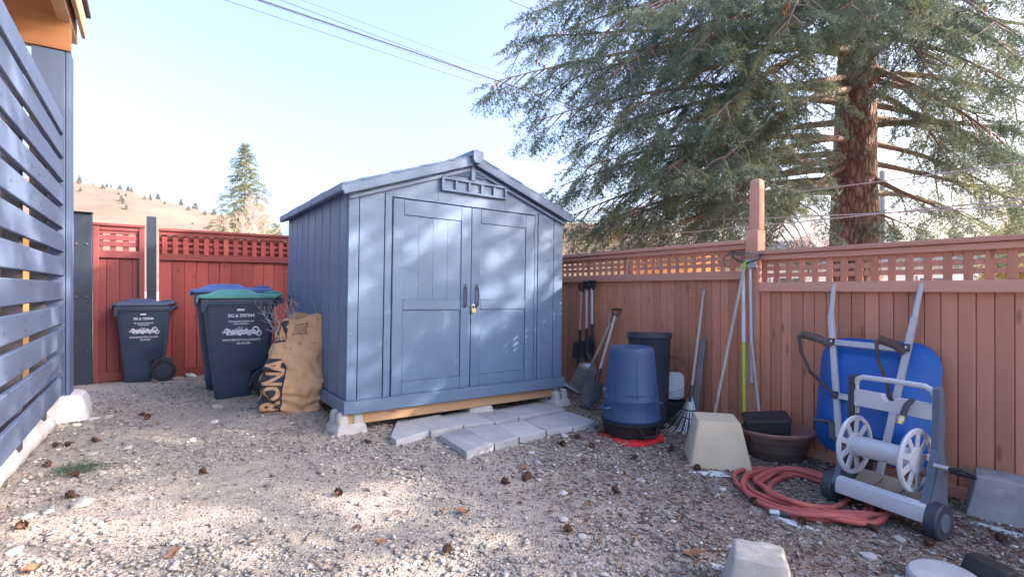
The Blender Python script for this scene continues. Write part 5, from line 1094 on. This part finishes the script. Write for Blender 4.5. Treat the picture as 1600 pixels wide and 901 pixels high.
# unseen pine added beyond the right edge, shaped to throw dappled shade on the yard
def dapple_pine(name, base, H_, zlo, Rd, n, per, seed, label):
    """open crowned pine: dense tufts of foliage at the ends of bare limbs, clear gaps between them"""
    rr = random.Random(seed); e = empty(name, base); lm_ = MB(); pp_, dd_, ss_, tt_ = [], [], [], []
    MB().tube([(0, 0, -.2), (.1, 0, H_ * .5), (0, .1, H_)], [.22, .15, .03], 12).build('trunk', M['bark'], e)
    for k in range(n):
        t = rr.random(); z = zlo + (H_ - zlo) * t; r_ = Rd * math.sqrt(rr.random()) * (1 - .55 * t ** 1.5); az = rr.uniform(0, 6.283); c = Vector((r_ * math.cos(az), r_ * math.sin(az), z)); tn = rr.gauss(.5, .2)
        if k % 3 == 0: lm_.tube([(0, 0, z - .25 * r_), (c * .55 + Vector((0, 0, z * .45 - .05 * r_)))[:], c[:]], [.035, .022, .008], 5, cap=False)
        for q in range(per):
            d = Vector((rr.gauss(0, 1), rr.gauss(0, 1), rr.gauss(0, .6))); p = c + Vector((d.x * .115, d.y * .115, d.z * .085)); pp_.append(p[:]); dd_.append((d + Vector((math.cos(az), math.sin(az), 0)) * .5)[:]); ss_.append(rr.uniform(.8, 1.3)); tt_.append(tn)
    lm_.build('limbs', M['limb'], e, ang=70); Vc, Tc, Ac = crown(pp_, dd_, ss_, [spray_template(80 + q, 34, .10, .016, 4, .30) for q in range(3)], seed, tt_); link('crown', npmesh('crown', Vc, Tc, M['needle'], Ac), e); return tag(e, label, 'tree')
dapple_pine('pine_tree', (8.8, 2.6, 0), 9.6, 2.3, 3.5, 250, 11, 41, 'unseen open crowned pine added beyond the yard for its dappled shade')
def small_conifer(name, base, H_, Rd, n, m, seed, tm_, per, mtrunk=None, droop=.25, tsz=.8, low=.12):
    rr = random.Random(seed); e = empty(name, base); pp_, dd_, ss_, tt_ = [], [], [], []; st = MB(); st.tube([(0, 0, -.2), (0, 0, H_ * .5), (0, 0, H_ * .98)], [H_ * .018, H_ * .011, .01], 8); st.build('trunk', mtrunk or M['limb'], e)
    for k in range(n):
        t = low + (1 - low) * (k / n) ** 1.05; z = H_ * t; az = k * 2.39996 + rr.uniform(-.4, .4); l = Rd * (1 - t) ** .8 * rr.uniform(.65, 1.15) + .02 * H_ * .5; tn = rr.gauss(.5, .22)
        for q in range(per):
            f = (q + .6) / per; x = l * f; lat = rr.uniform(-.35, .35) * l * (1.1 - f * .6); p = Vector((math.cos(az) * x - math.sin(az) * lat, math.sin(az) * x + math.cos(az) * lat, z - droop * x + .04 * rr.uniform(-1, 1) * H_ * .2)); pp_.append(p[:]); dd_.append((math.cos(az + lat / l) + rr.uniform(-.3, .3), math.sin(az + lat / l) + rr.uniform(-.3, .3), -.3 + rr.uniform(-.3, .3))); ss_.append(tsz * rr.uniform(.7, 1.3) * (.40 + .60 * (1 - t) ** .8)); tt_.append(tn)
    Vc, Tc, Ac = crown(pp_, dd_, ss_, tm_, seed, tt_); link('crown', npmesh('crown', Vc, Tc, m, Ac), e); return e
TFAR = [spray_template(40 + s, 46, .20, .030, 4, 1.0) for s in range(3)]
THILL = [spray_template(60 + s, 16, .9, .20, 2, 2.2) for s in range(2)]
tag(small_conifer('spruce_tree', at(383, 450, 40) * 1.0 - Vector((0, 0, 1.3)), 12.9, 3.9, 250, M['spruce'], 11, TFAR, 10, tsz=.72, droop=.32, low=.10), 'tall green spruce standing behind the red fence left of the shed', 'tree')
def bare_tree(name, base, H_, spread, seed, m, label, depth=5, r0=.09, nb=4, group=None):
    rr = random.Random(seed); b = MB()
    def rec(p, d, l, r_, k):
        q = p + d * l * .5 + Vector((rr.uniform(-.04, .04), rr.uniform(-.04, .04), 0)) * l; e_ = p + d * l; b.tube([p, q, e_], [r_, r_ * .82, r_ * .62], 5 if k > 2 else 3, cap=False)
        if k == 0: return
        for _ in range(nb if k > 1 else nb + 1): rec(p.lerp(e_, rr.uniform(.45, 1)), (d + Vector((rr.uniform(-spread, spread), rr.uniform(-spread, spread), rr.uniform(-.1, .45)))).normalized(), l * rr.uniform(.52, .78), r_ * .55, k - 1)
    rec(Vector((0, 0, -.1)), Vector((0, 0, 1)), H_ * .36, r0, depth); return tag(b.build(name, m, None, base, smooth=False), label, 'tree', group)
M['pinktwig'] = mat('pinkish_bare_twigs', (.46, .33, .29), (.36, .25, .22), 3, .9)
bare_tree('bare_tree', at(376, 450, 34) - Vector((0, 0, 1.3)), 9.4, .62, 3, M['pinktwig'], 'leafless pinkish tree in front of the tall spruce', 5, .11)
bare_tree('bare_tree', at(352, 450, 44) - Vector((0, 0, 1.3)), 8.2, .6, 8, M['pinktwig'], 'thin leafless tree just left of the pinkish one', 4, .09)
bare_tree('bare_tree', at(1262, 450, 24) - Vector((0, 0, 1.3)), 6.2, .70, 5, M['pinktwig'], 'leafless shrub-like tree seen left of the fir trunk', 5, .07)
tag(small_conifer('spruce_tree', at(432, 450, 46) - Vector((0, 0, 1.3)), 7.3, 1.7, 120, M['spruce'], 14, TFAR, 8, tsz=.6), 'small pale spruce at the left eave of the shed', 'tree')
# pines on the hillside
tpl = None; rh = random.Random(5); spots = []
for k in range(11): spots.append((rh.uniform(122, 205), 402 + rh.uniform(-30, 12)))
for k in range(12): spots.append((rh.uniform(205, 350), 402 + rh.uniform(-25, 15)))
for k in range(6): spots.append((rh.uniform(125, 340), rh.uniform(310, 380)))
for k in range(10): spots.append((rh.uniform(1190, 1600), rh.uniform(330, 400)))
first = None
for k, (px, Y) in enumerate(spots):
    x = (px - 800) / FPX * Y; b_ = Vector((x, Y, hill_z(x, Y) - .3))
    if first is None: first = small_conifer('pine_tree', b_, 8, 2.1, 60, M['pineh'], 77, THILL, 4, tsz=.75); o = first
    else: o = copy_tree(first); o.location = b_
    s_ = rh.uniform(.35, .85) * (.75 if Y < 385 else 1); o.scale = (s_ * rh.uniform(.9, 1.3), s_, s_); o.rotation_euler = (0, 0, rh.uniform(0, 6)); tag(o, ('small dark pine tree along the crest of the far tan hill' if k < 23 else 'small pine tree dotted low on the far tan hillside') if k < 29 else 'tiny distant pine glimpsed beyond the right-hand fence', 'tree', 'pines on the far hill')
for px, Y, H_, s_, lb in ((1395, 60, 9.0, 31, 'pale conifer just right of the fir trunk in the distance'), (1440, 66, 10.0, 32, 'broad pale conifer in the distance above the right fence panel'), (1490, 58, 7.6, 33, 'short pale conifer in the distance towards the right edge'), (1185, 70, 8.5, 34, 'distant conifer behind the tall fence post'), (1560, 64, 8.4, 35, 'distant conifer at the right edge behind the golden bush')):
    tag(small_conifer('distant_conifer', at(px, 450, Y) - Vector((0, 0, 1.3)), H_, 2.4, 110, M['pineh'], s_, TFAR, 8, tsz=.8), lb, 'tree')
tag(small_conifer('golden_bush', at(1625, 450, 10.5) - Vector((0, 0, 1.3)), 4.3, 1.35, 260, M['gold'], 41, TPL, 10, tsz=1.1, droop=.12, low=.05), 'golden yellow evergreen bush behind the fence at the right edge', 'bush')
# ================================================================ BEYOND THE FENCE
nb = empty('neighbour_garage', (0, 0, 0), 0); gx0 = at(868, 450, 12.5).x; gx1 = at(1150, 450, 12.5).x
nb.location = (gx0, 12.5, 0)
for k in range(9): board(nb, 'siding_board', (.19, .03, 2.95), M['cream'], (k * .195 + .1, 0, 1.475))
board(nb, 'carport_wall', (3.2, .03, 2.5), M['orange'], (3.3, 1.6, 1.25)); board(nb, 'carport_post', (.12, .12, 2.35), M['stud'], (1.82, .02, 1.175)); board(nb, 'carport_post', (.12, .12, 2.2), M['stud'], (4.9, .02, 1.1))
board(nb, 'side_wall', (.03, 3.0, 2.5), M['cream'], (1.78, 1.55, 1.25))
board(nb, 'eave_beam', (3.4, .08, .12), M['housew'], (3.4, -.03, 2.33), (0, R(1), 0))
for k in range(7): board(nb, 'shake_course', (3.6, .42, .04), M['shake'], (3.45, -.15 + k * .36, 2.44 + k * .085), (R(15), 0, 0))
tag(nb, 'cream sided garage with shake roofed carport behind the fence right of the shed', 'garage')
hs = empty('neighbour_house', (at(1222, 450, 26).x, 26, 0)); board(hs, 'wall', (4.2, 4, 2.6), M['housew'], (0, 2, 1.3))
MB().prism([(-2.4, 2.6), (2.4, 2.6), (1.3, 3.75), (-1.3, 3.75)], -.4, 4.4, lambda p, q, t: (p, t, q)).build('roof', M['slate'], hs)
for k in range(5): board(hs, 'ridge_vent', (.12, .12, .18), M['slate'], (-1 + k * .5, 1, 3.82))
tag(hs, 'low house with blue grey roof just right of the tall fence post', 'house')
wh = empty('white_house', (9.5, 15.0, 0)); board(wh, 'wall', (9.0, 5, 2.05), M['housew'], (0, 2.5, 1.025))
for k in range(4):
    f_ = board(wh, 'window', (1.1, .05, .9), M['housew'], (-3.4 + k * 2.2, -.03, 1.25)); MB().box((0, -.03, 0), (.95, .02, .76), .002).build('pane', M['glass'], f_)
MB().prism([(-4.7, 2.05), (4.7, 2.05), (4.0, 2.5), (-4.0, 2.5)], -.3, 5.3, lambda p, q, t: (p, t, q)).build('roof', M['slate'], wh)
tag(wh, 'low white house glimpsed through the lattice of the right fence', 'house')
up = MB(); up.tube([(0, 0, 0), (0, 0, 4.9)], [.10, .085], 12); uo = empty('utility_pole', (at(1379, 450, 15.5).x, 15.5, 0)); up.build('mast', M['pole'], uo); up2 = MB().lathe([(.095, 4.9), (.10, 4.93), (.03, 5.0)], 12).build('pole_cap', M['pole'], uo); tag(uo, 'grey utility pole close behind the fir trunk', 'pole')
def line(a, b, r_, m, label, sag=.0, name='power_line', cat='wire', grp='overhead wires'):
    n = 26; pts = [a.lerp(b, k / n) - Vector((0, 0, sag * 4 * (k / n) * (1 - k / n))) for k in range(n + 1)]; return tag(MB().tube(pts, r_, 5).build(name, m), label, cat, grp)
def through(p1, p2, z, lo=-1.2, hi=2.3):
    q = [Vector((ray(*p).x * (z - EYE) / ray(*p).z, (z - EYE) / ray(*p).z, z)) for p in (p1, p2)]; d = q[1] - q[0]; return q[0] + d * lo, q[1] + d * (hi - 1)
line(*through((405, 0), (765, 122), 8.2), .022, M['wire'], 'thickest of the dark overhead cables above the shed')
line(*through((437, 0), (770, 124), 8.5), .009, M['wire'], 'dark overhead wire just above the thickest cable')
line(*through((470, 0), (790, 118), 9.0), .005, M['wire'], 'uppermost thin overhead wire')
line(*through((397, 0), (770, 128), 7.9), .005, M['wire'], 'thin overhead wire just below the thickest cable')
line(*through((350, 0), (835, 160), 7.6), .007, M['wire'], 'lowest overhead wire crossing the sky above the shed')
line(*through((795, 0), (830, 15), 9.6), .010, M['wire'], 'short visible wire entering the top of the fir tree')
line(P(1700, 240, -1.6), P(868, 338, -1.6), .006, M['wirel'], 'upper pale wire strung behind the right fence', .05)
line(P(1700, 315, -1.3), P(868, 344, -1.3), .006, M['wirel'], 'middle pale wire strung behind the right fence', .06)
line(P(1700, 300, -1.0), P(868, 378, -1.0), .006, M['wirel'], 'lower pale wire strung behind the right fence', .03)
# sprig of green fir needles on the gravel
sg_ = G(85, 738); pts_, ds_ = [], []
for k in range(9): pts_.append((jit(.06), jit(.04), .012)); ds_.append((1, jit(.6), .05))
Vc, Tc, Ac = crown(pts_, ds_, [.7] * 9, TPL, 9, [.5] * 9); tag(link('fir_sprig', npmesh('fir_sprig', Vc, Tc, M['needle'], Ac), None, (sg_.x, sg_.y, sg_.z + .01), (0, 0, .3)), 'green fir sprig lying on the gravel at the lower left', 'sprig')

# ---------------------------------------------------------------- tell look-alikes apart by what they lie beside
LM = [((100, 640), 'the porch footing'), ((225, 590), 'the slate-lidded bin'), ((380, 610), 'the green-lidded bin'), ((465, 625), 'the paper bag'), ((545, 665), 'the left footing block'), ((730, 680), 'the middle of the pavers'), ((900, 670), 'the right end of the pavers'), ((985, 690), 'the red cloth'), ((1115, 720), 'the tan block'), ((1262, 780), 'the hose coil'), ((1400, 790), 'the reel cart'), ((1195, 875), 'the foreground concrete block'), ((1480, 890), 'the round concrete disc'), ((127, 788), 'the flat white stone'), ((85, 738), 'the green fir sprig')]
def proj(v): return 800 + FPX * v.x / v.y, 450.5 - FPX * (v.z - EYE) / v.y
used_ = {}
for o in [o for o in COL.objects if o.parent is None and str(o.get('label', '')).endswith(('lying loose on the gravel', 'loose among the gravel', 'leaf lying on the gravel'))]:
    px, py = proj(o.location); kindw = {'pine cone': 'brown pine cone', 'stone': 'small pale stone', 'leaf': 'small rusty leaf'}[o['category']]
    (lx, ly), nm = min(LM, key=lambda q: (q[0][0] - px) ** 2 + (2.2 * (q[0][1] - py)) ** 2); dx, dy = px - lx, 2.2 * (py - ly); far = 'well ' if math.hypot(dx, dy) > 170 else ''
    wd_ = ('right of' if dx > 0 else 'left of') if abs(dx) > abs(dy) * 1.6 else (('in front of' if dy > 0 else 'behind') if abs(dy) > abs(dx) * 1.6 else (('in front and ' if dy > 0 else 'behind and ') + ('right of' if dx > 0 else 'left of')))
    o['label'] = f'{kindw} {far}{wd_} {nm}'; used_.setdefault(o['label'], []).append((px, o))
for lb, lst in used_.items():
    lst.sort(key=lambda q: q[0])
    if len(lst) > 1:
        for k, (_, o) in enumerate(lst): o['label'] = lb + (', left one' if k == 0 else (', right one' if k == len(lst) - 1 else ', between two others'))
